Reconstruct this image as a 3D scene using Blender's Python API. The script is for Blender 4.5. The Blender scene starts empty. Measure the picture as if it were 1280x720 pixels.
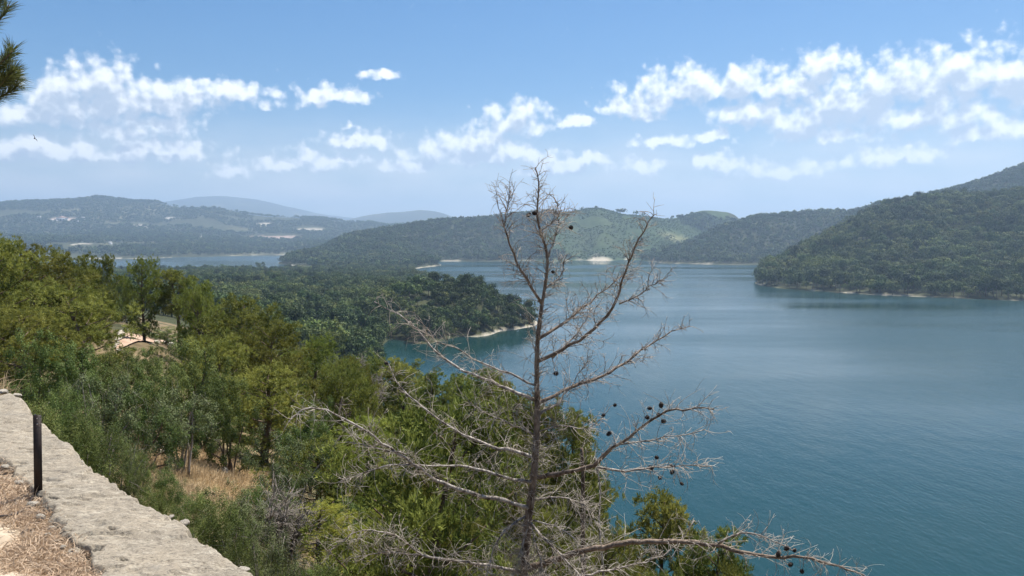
import bpy, math, random
import numpy as np
from mathutils import Vector

rng = np.random.default_rng(11)
random.seed(5)
sc = bpy.context.scene
col = sc.collection
R = math.radians

# ------------------------------------------------------------------ camera
EYE, FPX, PITCH = 60.0, 958.0, math.atan(60.0 / 958.0)
cam_d = bpy.data.cameras.new('camera')
cam_d.sensor_fit = 'HORIZONTAL'
cam_d.sensor_width = 36.0
cam_d.lens = 36.0 * FPX / 1280.0
cam_d.clip_start = 0.1
cam_d.clip_end = 90000.0
cam = bpy.data.objects.new('camera', cam_d)
cam.location = (0, 0, EYE)
cam.rotation_euler = (math.pi / 2 - PITCH, 0, 0)
col.objects.link(cam)
sc.camera = cam

# ------------------------------------------------------------------ view and render settings
SUN_AZ, SUN_EL = R(38.0), R(64.0)         # azimuth measured from the view direction towards the right
sc.view_settings.view_transform = 'Standard'
sc.view_settings.look = 'None'
sc.view_settings.exposure = 0.92
sc.view_settings.gamma = 1.0
sc.view_settings.use_curve_mapping = False
cy = sc.cycles
cy.max_bounces = 5
cy.diffuse_bounces = 2
cy.glossy_bounces = 2
cy.transmission_bounces = 3
cy.transparent_max_bounces = 4
cy.volume_bounces = 0
cy.use_denoising = True
cy.adaptive_threshold = .02
cy.caustics_reflective = False
cy.caustics_refractive = False
cy.sample_clamp_indirect = 6.0

# ------------------------------------------------------------------ world: Nishita sky and fair-weather clouds
def azel(px, py):
    x, y = (px - 640) / FPX, (360 - py) / FPX
    d = np.array([x, y * math.sin(PITCH) + math.cos(PITCH), y * math.cos(PITCH) - math.sin(PITCH)])
    d /= np.linalg.norm(d)
    return math.atan2(d[0], d[1]), math.asin(d[2])

CLOUDS = [(132,112,46,26),(95,132,58,20),(60,145,50,12),(180,128,50,18),(232,122,40,14),(285,119,52,12),(195,160,46,15),(158,166,26,9),
          (60,187,70,13),(10,190,60,11),(145,195,50,10),(218,191,42,9),(285,213,24,10),(415,122,36,12),(480,97,18,8),
          (432,160,14,7),(450,177,36,10),(360,186,15,8),(412,200,36,11),(350,208,30,7),
          (645,153,40,19),(595,178,38,15),(550,192,46,13),(515,206,38,9),(625,196,60,13),(715,153,23,8),(712,203,40,9),
          (800,133,38,17),(860,110,46,22),(920,112,56,20),(1025,84,34,17),(985,110,60,18),(945,142,42,15),(1000,152,66,18),
          (1070,130,70,26),(1130,112,64,30),(1210,102,66,30),(1275,98,46,25),(1150,150,86,20),(1240,166,52,12),(1040,167,60,12),
          (895,172,27,8),(1115,201,46,10),(893,205,23,11),(965,215,48,9),(830,180,28,8),(800,210,23,9),(700,212,40,8),
          (1340,110,70,22),(1420,150,60,16),(-60,140,60,18),(-140,190,70,14)]

world = bpy.data.worlds.new('World')
sc.world = world
world.use_nodes = True
nt = world.node_tree
nt.nodes.clear()
WN, WL = nt.nodes, nt.links

def build_cloud_group():
    g = bpy.data.node_groups.new('cloud_field', 'ShaderNodeTree')
    g.interface.new_socket('Vector', in_out='INPUT', socket_type='NodeSocketVector')
    g.interface.new_socket('Field', in_out='OUTPUT', socket_type='NodeSocketFloat')
    n, l = g.nodes, g.links
    gi, go = n.new('NodeGroupInput'), n.new('NodeGroupOutput')
    # wander the outline
    nz = n.new('ShaderNodeTexNoise'); nz.inputs['Scale'].default_value = 34; nz.inputs['Detail'].default_value = 5; nz.inputs['Roughness'].default_value = .6
    l.new(gi.outputs[0], nz.inputs['Vector'])
    sb = n.new('ShaderNodeVectorMath'); sb.operation = 'SUBTRACT'; sb.inputs[1].default_value = (.5, .5, .5)
    l.new(nz.outputs['Color'], sb.inputs[0])
    ma = n.new('ShaderNodeVectorMath'); ma.operation = 'MULTIPLY_ADD'; ma.inputs[1].default_value = (.055, .034, 0)
    l.new(sb.outputs[0], ma.inputs[0]); l.new(gi.outputs[0], ma.inputs[2])
    last = None
    for (cx, cyy, rx, ry) in CLOUDS:
        a, e = azel(cx, cyy)
        s = n.new('ShaderNodeVectorMath'); s.operation = 'SUBTRACT'; s.inputs[1].default_value = (a, e, 0)
        l.new(ma.outputs[0], s.inputs[0])
        m = n.new('ShaderNodeVectorMath'); m.operation = 'MULTIPLY'
        m.inputs[1].default_value = (FPX / rx, FPX / ry, 0)
        l.new(s.outputs[0], m.inputs[0])
        ab_ = n.new('ShaderNodeVectorMath'); ab_.operation = 'ABSOLUTE'; l.new(m.outputs[0], ab_.inputs[0])
        m1 = n.new('ShaderNodeVectorMath'); m1.operation = 'MULTIPLY'; m1.inputs[1].default_value = (1, 1.25, 0); l.new(m.outputs[0], m1.inputs[0])
        m2 = n.new('ShaderNodeVectorMath'); m2.operation = 'MULTIPLY_ADD'; m2.inputs[1].default_value = (0, -.25, 0)
        l.new(ab_.outputs[0], m2.inputs[0]); l.new(m1.outputs[0], m2.inputs[2])
        d = n.new('ShaderNodeVectorMath'); d.operation = 'LENGTH'
        l.new(m2.outputs[0], d.inputs[0])
        if rx < 18:                      # small clouds are thin
            tn_ = n.new('ShaderNodeMath'); tn_.operation = 'ADD'; tn_.inputs[1].default_value = .62; l.new(d.outputs['Value'], tn_.inputs[0])
            dv = tn_.outputs[0]
        else: dv = d.outputs['Value']
        if last is None:
            last = dv
        else:
            mn = n.new('ShaderNodeMath'); mn.operation = 'SMOOTH_MIN'; mn.inputs[2].default_value = .35
            l.new(last, mn.inputs[0]); l.new(dv, mn.inputs[1])
            last = mn.outputs[0]
    inv = n.new('ShaderNodeMath'); inv.operation = 'SUBTRACT'; inv.inputs[0].default_value = 1.0
    l.new(last, inv.inputs[1])
    mx0 = n.new('ShaderNodeMath'); mx0.operation = 'MAXIMUM'; mx0.inputs[1].default_value = -1.2
    l.new(inv.outputs[0], mx0.inputs[0])
    # the same kind of cloud goes on all round the sky
    sc2 = n.new('ShaderNodeVectorMath'); sc2.operation = 'MULTIPLY'; sc2.inputs[1].default_value = (1, 2.6, 1)
    l.new(gi.outputs[0], sc2.inputs[0])
    bn = n.new('ShaderNodeTexNoise'); bn.inputs['Scale'].default_value = 5.5; bn.inputs['Detail'].default_value = 5
    l.new(sc2.outputs[0], bn.inputs['Vector'])
    br = n.new('ShaderNodeMapRange'); br.inputs[1].default_value = .54; br.inputs[2].default_value = .8
    br.inputs[3].default_value = -.9; br.inputs[4].default_value = .7
    l.new(bn.outputs['Fac'], br.inputs[0])
    sep = n.new('ShaderNodeSeparateXYZ'); l.new(gi.outputs[0], sep.inputs[0])
    ab = n.new('ShaderNodeMath'); ab.operation = 'ABSOLUTE'; l.new(sep.outputs[0], ab.inputs[0])
    side = n.new('ShaderNodeMapRange'); side.inputs[1].default_value = .62; side.inputs[2].default_value = .85
    l.new(ab.outputs[0], side.inputs[0])
    mixf = n.new('ShaderNodeMix'); mixf.data_type = 'FLOAT'
    l.new(side.outputs[0], mixf.inputs[0]); l.new(mx0.outputs[0], mixf.inputs[2]); l.new(br.outputs[0], mixf.inputs[3])
    # billows
    f1 = n.new('ShaderNodeTexNoise'); f1.inputs['Scale'].default_value = 50; f1.inputs['Detail'].default_value = 7
    f1.inputs['Roughness'].default_value = .6
    l.new(gi.outputs[0], f1.inputs['Vector'])
    fb = n.new('ShaderNodeMath'); fb.operation = 'MULTIPLY_ADD'; fb.inputs[1].default_value = 1.7; fb.inputs[2].default_value = -.82
    l.new(f1.outputs['Fac'], fb.inputs[0])
    acc = fb.outputs[0]
    wv = n.new('ShaderNodeVectorMath'); wv.operation = 'MULTIPLY_ADD'; wv.inputs[1].default_value = (.012, .012, 0)
    l.new(sb.outputs[0], wv.inputs[0]); l.new(gi.outputs[0], wv.inputs[2])
    for vs_, amp_ in ((46, 1.15), (105, .6)):
        vo_ = n.new('ShaderNodeTexVoronoi'); vo_.feature = 'SMOOTH_F1'; vo_.voronoi_dimensions = '2D'; vo_.inputs['Scale'].default_value = vs_; vo_.inputs['Smoothness'].default_value = .6
        l.new(wv.outputs[0], vo_.inputs['Vector'])
        vm_ = n.new('ShaderNodeMath'); vm_.operation = 'MULTIPLY_ADD'; vm_.inputs[1].default_value = -amp_; vm_.inputs[2].default_value = amp_ * .42
        l.new(vo_.outputs['Distance'], vm_.inputs[0])
        s_ = n.new('ShaderNodeMath'); s_.operation = 'ADD'; l.new(acc, s_.inputs[0]); l.new(vm_.outputs[0], s_.inputs[1]); acc = s_.outputs[0]
    add = n.new('ShaderNodeMath'); add.operation = 'ADD'
    l.new(mixf.outputs[0], add.inputs[0]); l.new(acc, add.inputs[1])
    l.new(add.outputs[0], go.inputs[0])
    return g

def wn(t, **kw):
    x = WN.new(t)
    for k, v in kw.items():
        setattr(x, k, v)
    return x
tc = wn('ShaderNodeTexCoord')
sp = wn('ShaderNodeSeparateXYZ'); WL.new(tc.outputs['Generated'], sp.inputs[0])
at2 = wn('ShaderNodeMath', operation='ARCTAN2'); WL.new(sp.outputs[0], at2.inputs[0]); WL.new(sp.outputs[1], at2.inputs[1])
asn = wn('ShaderNodeMath', operation='ARCSINE'); WL.new(sp.outputs[2], asn.inputs[0])
cb = wn('ShaderNodeCombineXYZ'); WL.new(at2.outputs[0], cb.inputs[0]); WL.new(asn.outputs[0], cb.inputs[1])
grp = build_cloud_group()
f_here = wn('ShaderNodeGroup'); f_here.node_tree = grp; WL.new(cb.outputs[0], f_here.inputs[0])
shift = wn('ShaderNodeVectorMath', operation='ADD'); shift.inputs[1].default_value = (.004, .016, 0)
WL.new(cb.outputs[0], shift.inputs[0])
f_up = wn('ShaderNodeGroup'); f_up.node_tree = grp; WL.new(shift.outputs[0], f_up.inputs[0])
alpha = wn('ShaderNodeMapRange', interpolation_type='SMOOTHSTEP')
alpha.inputs[1].default_value = -.5; alpha.inputs[2].default_value = .6; alpha.inputs[4].default_value = .95
WL.new(f_here.outputs[0], alpha.inputs[0])
shade = wn('ShaderNodeMapRange', interpolation_type='SMOOTHSTEP')   # cloud thickness between here and the sun
shade.inputs[1].default_value = -.35; shade.inputs[2].default_value = .8
WL.new(f_up.outputs[0], shade.inputs[0])
ccol = wn('ShaderNodeMix', data_type='RGBA')
ccol.inputs[6].default_value = (.76, .76, .75, 1); ccol.inputs[7].default_value = (.31, .36, .435, 1)
WL.new(shade.outputs[0], ccol.inputs[0])
elm = wn('ShaderNodeMapRange'); elm.inputs[1].default_value = .0; elm.inputs[2].default_value = .06
WL.new(asn.outputs[0], elm.inputs[0])
am = wn('ShaderNodeMath', operation='MULTIPLY'); WL.new(alpha.outputs[0], am.inputs[0]); WL.new(elm.outputs[0], am.inputs[1])
sky = wn('ShaderNodeTexSky', sky_type='NISHITA')
sky.sun_disc = False
sky.sun_elevation = SUN_EL
sky.sun_rotation = SUN_AZ
sky.altitude = 150
sky.air_density = 1.0
sky.dust_density = .8
sky.ozone_density = 3.2
bg1 = wn('ShaderNodeBackground'); bg1.inputs[1].default_value = .058; hsv = wn('ShaderNodeHueSaturation'); hsv.inputs['Saturation'].default_value = 1.45; WL.new(sky.outputs[0], hsv.inputs['Color']); WL.new(hsv.outputs[0], bg1.inputs[0])
bg2 = wn('ShaderNodeBackground'); bg2.inputs[1].default_value = 1.0; WL.new(ccol.outputs[2], bg2.inputs[0])
# soft low cloud veil all round the horizon
vn = wn('ShaderNodeTexNoise'); vn.inputs['Scale'].default_value = 9; vn.inputs['Detail'].default_value = 5
vm = wn('ShaderNodeVectorMath', operation='MULTIPLY'); vm.inputs[1].default_value = (1, 3.2, 1); WL.new(cb.outputs[0], vm.inputs[0]); WL.new(vm.outputs[0], vn.inputs['Vector'])
v1 = wn('ShaderNodeMapRange', interpolation_type='SMOOTHSTEP'); v1.inputs[1].default_value = .19; v1.inputs[2].default_value = .03; WL.new(asn.outputs[0], v1.inputs[0])
v2 = wn('ShaderNodeMapRange'); v2.inputs[1].default_value = .3; v2.inputs[2].default_value = .65; v2.inputs[3].default_value = .35; v2.inputs[4].default_value = .9; WL.new(vn.outputs['Fac'], v2.inputs[0])
v3 = wn('ShaderNodeMath', operation='MULTIPLY'); WL.new(v1.outputs[0], v3.inputs[0]); WL.new(v2.outputs[0], v3.inputs[1])
bg3 = wn('ShaderNodeBackground'); bg3.inputs[0].default_value = (.56, .555, .55, 1)
mx3 = wn('ShaderNodeMixShader'); WL.new(v3.outputs[0], mx3.inputs[0]); WL.new(bg1.outputs[0], mx3.inputs[1]); WL.new(bg3.outputs[0], mx3.inputs[2])
mxs = wn('ShaderNodeMixShader'); WL.new(am.outputs[0], mxs.inputs[0]); WL.new(mx3.outputs[0], mxs.inputs[1]); WL.new(bg2.outputs[0], mxs.inputs[2])
wout = wn('ShaderNodeOutputWorld'); WL.new(mxs.outputs[0], wout.inputs['Surface'])

sun_d = bpy.data.lights.new('sun', 'SUN')
sun_d.energy = 5.0
sun_d.angle = R(.53)
sun_d.color = (1.0, .95, .87)
sun = bpy.data.objects.new('sun', sun_d)
sdir = Vector((math.sin(SUN_AZ) * math.cos(SUN_EL), math.cos(SUN_AZ) * math.cos(SUN_EL), math.sin(SUN_EL)))
sun.rotation_euler = (-sdir).to_track_quat('-Z', 'Y').to_euler()
sun.location = sdir * 200 + Vector((0, 0, 100))
col.objects.link(sun)

# ------------------------------------------------------------------ helpers
CP, SP = math.cos(PITCH), math.sin(PITCH)
def at(px, py, D):
    """point of the place seen at a pixel, D metres ahead"""
    x, y = (px - 640) / FPX, (360 - py) / FPX
    d = (x, y * SP + CP, y * CP - SP)
    s = D / d[1]
    return Vector((d[0] * s, D, EYE + d[2] * s))
def on_plane(px, py, z):
    x, y = (px - 640) / FPX, (360 - py) / FPX
    d = (x, y * SP + CP, y * CP - SP)
    s = (z - EYE) / d[2]
    return Vector((d[0] * s, d[1] * s, z))
def pix(x, y, z):
    """numpy: world -> pixel"""
    dz = z - EYE
    fw = y * CP - dz * SP
    up = y * SP + dz * CP
    return 640 + FPX * x / fw, 360 - FPX * up / fw

def tag(o, label=None, cat=None, group=None, kind=None):
    if label: o['label'] = label
    if cat: o['category'] = cat
    if group: o['group'] = group
    if kind: o['kind'] = kind
    return o
def mesh_np(name, V, Fa, mat=None, tint=None, smooth=False):
    V = np.ascontiguousarray(V, dtype=np.float32); Fa = np.ascontiguousarray(Fa, dtype=np.int32)
    me = bpy.data.meshes.new(name)
    k = Fa.shape[1]
    me.vertices.add(len(V)); me.vertices.foreach_set('co', V.ravel())
    me.loops.add(Fa.size); me.loops.foreach_set('vertex_index', Fa.ravel())
    me.polygons.add(len(Fa)); me.polygons.foreach_set('loop_start', np.arange(0, Fa.size, k, dtype=np.int32))
    if smooth:
        me.polygons.foreach_set('use_smooth', np.ones(len(Fa), dtype=bool))
    if tint is not None:
        t = np.asarray(tint, dtype=np.float32)
        if t.ndim == 1:
            a = me.attributes.new('tint', 'FLOAT', 'POINT'); a.data.foreach_set('value', t)
        else:
            a = me.attributes.new('cover', 'FLOAT_COLOR', 'POINT')
            a.data.foreach_set('color', np.concatenate([t, np.ones((len(t), 1), np.float32)], 1).astype(np.float32).ravel())
    me.update(calc_edges=True)
    if mat: me.materials.append(mat)
    return me
def obj(name, me, parent=None, loc=None):
    o = bpy.data.objects.new(name, me)
    col.objects.link(o)
    if parent: o.parent = parent
    if loc is not None: o.location = loc
    return o
def empty(name, loc, rz=0.0):
    o = bpy.data.objects.new(name, None)
    o.empty_display_size = .2
    col.objects.link(o); o.location = loc; o.rotation_euler = (0, 0, rz)
    return o

class MB:
    """collects tubes, boxes and blobs of one piece; quads are padded triangles"""
    def __init__(s): s.V, s.F, s.T, s.n = [], [], [], 0
    def add(s, V, F, t=0.5):
        V = np.asarray(V, float); F = np.asarray(F, int)
        s.V.append(V); s.F.append(F + s.n); s.T.append(np.full(len(V), t)); s.n += len(V)
    def tube(s, P, r, k=6, t=.5):
        P = np.asarray(P, float); n = len(P); r = np.broadcast_to(np.asarray(r, float), (n,))
        T = np.gradient(P, axis=0); T /= np.linalg.norm(T, axis=1)[:, None] + 1e-9
        ref = np.array([0, 0, 1.]) if abs(T[:, 2].mean()) < .8 else np.array([1., 0, 0])
        A = np.cross(T, ref); A /= np.linalg.norm(A, axis=1)[:, None] + 1e-9
        B = np.cross(T, A)
        th = np.linspace(0, 2 * math.pi, k, endpoint=False)
        V = P[:, None] + r[:, None, None] * (np.cos(th)[None, :, None] * A[:, None] + np.sin(th)[None, :, None] * B[:, None])
        i, j = np.meshgrid(np.arange(n - 1), np.arange(k), indexing='ij')
        a = i * k + j; b = i * k + (j + 1) % k; c = b + k; d = a + k
        F = np.concatenate([np.stack([a, b, c], -1).reshape(-1, 3), np.stack([a, c, d], -1).reshape(-1, 3)])
        cap = [[0, q + 1, q] for q in range(1, k - 1)] + [[(n - 1) * k, (n - 1) * k + q, (n - 1) * k + q + 1] for q in range(1, k - 1)]
        s.add(V.reshape(-1, 3), np.concatenate([F, np.array(cap, int).reshape(-1, 3)]), t)
    def box(s, c, h, rot=None, t=.5):
        q = np.array([[x, y, z] for x in (-1, 1) for y in (-1, 1) for z in (-1, 1)], float) * np.asarray(h)
        if rot is not None: q = q @ np.asarray(rot).T
        s.add(q + np.asarray(c), [[0,1,3],[0,3,2],[4,6,7],[4,7,5],[0,4,5],[0,5,1],[2,3,7],[2,7,6],[0,2,6],[0,6,4],[1,5,7],[1,7,3]], t)
    def mesh(s, name, mat, smooth=False):
        return mesh_np(name, np.concatenate(s.V), np.concatenate(s.F), mat, np.concatenate(s.T), smooth)

def hash2(i, j, seed):
    h = np.sin(i * 127.1 + j * 311.7 + seed * 74.7) * 43758.5453
    return h - np.floor(h)
def vnoise(x, y, seed=0):
    xi, yi = np.floor(x), np.floor(y); xf, yf = x - xi, y - yi
    u, v = xf * xf * (3 - 2 * xf), yf * yf * (3 - 2 * yf)
    a, b = hash2(xi, yi, seed), hash2(xi + 1, yi, seed)
    c, d = hash2(xi, yi + 1, seed), hash2(xi + 1, yi + 1, seed)
    return (a * (1 - u) + b * u) * (1 - v) + (c * (1 - u) + d * u) * v
def fbm(x, y, oct=4, seed=0):
    s, a = 0, .5
    for o in range(oct):
        s = s + a * vnoise(x * 2 ** o, y * 2 ** o, seed + o); a *= .5
    return s / (1 - .5 ** oct) - .5
def sstep(a, b, x):
    t = np.clip((x - a) / (b - a), 0, 1); return t * t * (3 - 2 * t)

# ------------------------------------------------------------------ materials
def new_mat(name):
    m = bpy.data.materials.new(name); m.use_nodes = True
    n = m.node_tree.nodes; n.clear()
    return m, n, m.node_tree.links, n.new('ShaderNodeOutputMaterial')
def leaf_mat(name, c0, c1, trans=.3, rough=.55, hue=.25, spec=.08):
    m, n, l, out = new_mat(name)
    at_ = n.new('ShaderNodeAttribute'); at_.attribute_name = 'tint'
    mx = n.new('ShaderNodeMix'); mx.data_type = 'RGBA'; mx.inputs[6].default_value = (*c0, 1); mx.inputs[7].default_value = (*c1, 1)
    l.new(at_.outputs['Fac'], mx.inputs[0])
    oi = n.new('ShaderNodeObjectInfo')
    hv = n.new('ShaderNodeMapRange'); hv.inputs[3].default_value = 1 - hue; hv.inputs[4].default_value = 1 + hue
    l.new(oi.outputs['Random'], hv.inputs[0])
    hs = n.new('ShaderNodeHueSaturation'); l.new(hv.outputs[0], hs.inputs['Value']); l.new(mx.outputs[2], hs.inputs['Color'])
    hm = n.new('ShaderNodeMath'); hm.operation = 'MULTIPLY'; hm.inputs[1].default_value = 7.31; l.new(oi.outputs['Random'], hm.inputs[0])
    hf = n.new('ShaderNodeMath'); hf.operation = 'FRACT'; l.new(hm.outputs[0], hf.inputs[0])
    hh = n.new('ShaderNodeMapRange'); hh.inputs[3].default_value = .478; hh.inputs[4].default_value = .522
    l.new(hf.outputs[0], hh.inputs[0]); l.new(hh.outputs[0], hs.inputs['Hue'])
    p = n.new('ShaderNodeBsdfPrincipled'); p.inputs['Roughness'].default_value = rough; p.inputs['Specular IOR Level'].default_value = spec
    l.new(hs.outputs[0], p.inputs['Base Color'])
    t = n.new('ShaderNodeBsdfTranslucent'); l.new(hs.outputs[0], t.inputs['Color'])
    ms = n.new('ShaderNodeMixShader'); ms.inputs[0].default_value = trans
    l.new(p.outputs[0], ms.inputs[1]); l.new(t.outputs[0], ms.inputs[2]); l.new(ms.outputs[0], out.inputs['Surface'])
    return m
def plain_mat(name, c0, c1, scale=8.0, rough=.8, bump=.3, detail=6, spec=.3, metal=0.0, lo=.3, hi=.7, coord='Object', stretch=(1,1,1), bscale=None):
    m, n, l, out = new_mat(name)
    tcn = n.new('ShaderNodeTexCoord')
    mp = n.new('ShaderNodeMapping'); mp.inputs['Scale'].default_value = stretch; l.new(tcn.outputs[coord], mp.inputs[0])
    nz = n.new('ShaderNodeTexNoise'); nz.inputs['Scale'].default_value = scale; nz.inputs['Detail'].default_value = detail
    nz.inputs['Roughness'].default_value = .62
    l.new(mp.outputs[0], nz.inputs['Vector'])
    mr = n.new('ShaderNodeMapRange'); mr.inputs[1].default_value = lo; mr.inputs[2].default_value = hi; l.new(nz.outputs['Fac'], mr.inputs[0])
    mx = n.new('ShaderNodeMix'); mx.data_type = 'RGBA'; mx.inputs[6].default_value = (*c0, 1); mx.inputs[7].default_value = (*c1, 1)
    l.new(mr.outputs[0], mx.inputs[0])
    p = n.new('ShaderNodeBsdfPrincipled'); p.inputs['Roughness'].default_value = rough
    p.inputs['Specular IOR Level'].default_value = spec; p.inputs['Metallic'].default_value = metal
    l.new(mx.outputs[2], p.inputs['Base Color'])
    if bump:
        b = n.new('ShaderNodeBump'); b.inputs['Strength'].default_value = bump; b.inputs['Distance'].default_value = .02
        src = nz
        if bscale:
            src = n.new('ShaderNodeTexNoise'); src.inputs['Scale'].default_value = bscale; src.inputs['Detail'].default_value = 5
            l.new(mp.outputs[0], src.inputs['Vector'])
        l.new(src.outputs['Fac'], b.inputs['Height']); l.new(b.outputs[0], p.inputs['Normal'])
    l.new(p.outputs[0], out.inputs['Surface'])
    return m

M = {}
M['pine'] = leaf_mat('pine_needles', (.092, .114, .025), (.31, .32, .076), .34, hue=.22)
M['pine_young'] = leaf_mat('young_pine_needles', (.15, .18, .028), (.37, .38, .075), .38, hue=.12)
M['oak'] = leaf_mat('oak_leaves', (.060, .092, .024), (.195, .235, .070), .28, hue=.25)
M['grey_leaf'] = leaf_mat('grey_green_leaves', (.072, .095, .036), (.19, .21, .095), .2, hue=.15)
M['wood_leaf'] = leaf_mat('woodland_leaves', (.028, .052, .015), (.090, .124, .036), .14, hue=.42)
M['wood_leaf2'] = leaf_mat('light_woodland_leaves', (.065, .090, .024), (.16, .19, .054), .16, hue=.35)
M['far_leaf'] = leaf_mat('far_woodland_leaves', (.028, .054, .017), (.088, .125, .038), .14, hue=.38)
M['bush_leaf'] = leaf_mat('hill_bush_leaves', (.050, .085, .022), (.110, .150, .045), .25, hue=.2)
M['bough'] = leaf_mat('bough_needles', (.055, .085, .035), (.15, .18, .06), .3, hue=0)
M['bark'] = plain_mat('pine_bark', (.06, .042, .030), (.20, .145, .105), 9, .9, .8, stretch=(1, 1, .35))
M['dead_bark'] = plain_mat('dead_pine_bark', (.085, .058, .040), (.34, .265, .205), 13, .9, .8, stretch=(1, 1, .5), lo=.35, hi=.68)
M['dead_branch'] = plain_mat('weathered_branch', (.10, .075, .06), (.47, .42, .37), 11, .85, .5, lo=.36, hi=.6)
M['dead_twig'] = plain_mat('bleached_twig', (.20, .165, .13), (.54, .48, .41), 4, .8, 0)
M['cone'] = plain_mat('pine_cone_scale', (.018, .012, .010), (.06, .042, .034), 40, .8, .4)
M['grey_twig'] = plain_mat('grey_twig', (.17, .145, .12), (.34, .30, .265), 3, .85, 0)
M['straw'] = leaf_mat('dry_straw', (.38, .285, .175), (.64, .53, .37), .3, .5, hue=0)
M['straw_low'] = leaf_mat('dry_grass_below', (.36, .28, .15), (.58, .47, .28), .3, .6, hue=0)
M['iron'] = plain_mat('rusty_black_iron', (.012, .010, .010), (.035, .022, .018), 25, .55, .3, metal=.3, spec=.4)
M['bolt'] = plain_mat('steel_bolt', (.45, .45, .45), (.6, .6, .6), 30, .4, 0, metal=.8)
M['rock'] = plain_mat('pale_limestone', (.24, .21, .17), (.50, .45, .37), 7, .92, .8, coord='Object')
M['house_wall'] = plain_mat('whitewashed_wall', (.62, .60, .56), (.74, .72, .68), .2, .9, 0)
M['house_roof'] = plain_mat('clay_roof', (.45, .27, .20), (.56, .36, .28), .3, .9, 0)
M['bird'] = plain_mat('dark_feather', (.02, .02, .022), (.05, .045, .045), 8, .7, 0)

# terrain: land cover colour per place, broken up by noise
def terrain_mat():
    m, n, l, out = new_mat('terrain_cover')
    at_ = n.new('ShaderNodeAttribute'); at_.attribute_name = 'cover'
    geo = n.new('ShaderNodeNewGeometry')
    n1 = n.new('ShaderNodeTexNoise'); n1.inputs['Scale'].default_value = .9; n1.inputs['Detail'].default_value = 8; n1.inputs['Roughness'].default_value = .65
    n2 = n.new('ShaderNodeTexNoise'); n2.inputs['Scale'].default_value = .035; n2.inputs['Detail'].default_value = 7; n2.inputs['Roughness'].default_value = .65
    l.new(geo.outputs['Position'], n1.inputs['Vector']); l.new(geo.outputs['Position'], n2.inputs['Vector'])
    mu = n.new('ShaderNodeMath'); mu.operation = 'MULTIPLY'; l.new(n1.outputs['Fac'], mu.inputs[0]); l.new(n2.outputs['Fac'], mu.inputs[1])
    mr = n.new('ShaderNodeMapRange'); mr.inputs[1].default_value = .1; mr.inputs[2].default_value = .42; mr.inputs[3].default_value = .5; mr.inputs[4].default_value = 1.5
    l.new(mu.outputs[0], mr.inputs[0])
    hs = n.new('ShaderNodeHueSaturation'); l.new(at_.outputs['Color'], hs.inputs['Color']); l.new(mr.outputs[0], hs.inputs['Value'])
    p = n.new('ShaderNodeBsdfPrincipled'); p.inputs['Roughness'].default_value = .95; p.inputs['Specular IOR Level'].default_value = .1
    l.new(hs.outputs[0], p.inputs['Base Color'])
    b = n.new('ShaderNodeBump'); b.inputs['Strength'].default_value = .5; b.inputs['Distance'].default_value = .3
    l.new(n1.outputs['Fac'], b.inputs['Height']); l.new(b.outputs[0], p.inputs['Normal'])
    l.new(p.outputs[0], out.inputs['Surface'])
    return m
M['terrain'] = terrain_mat()

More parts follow.
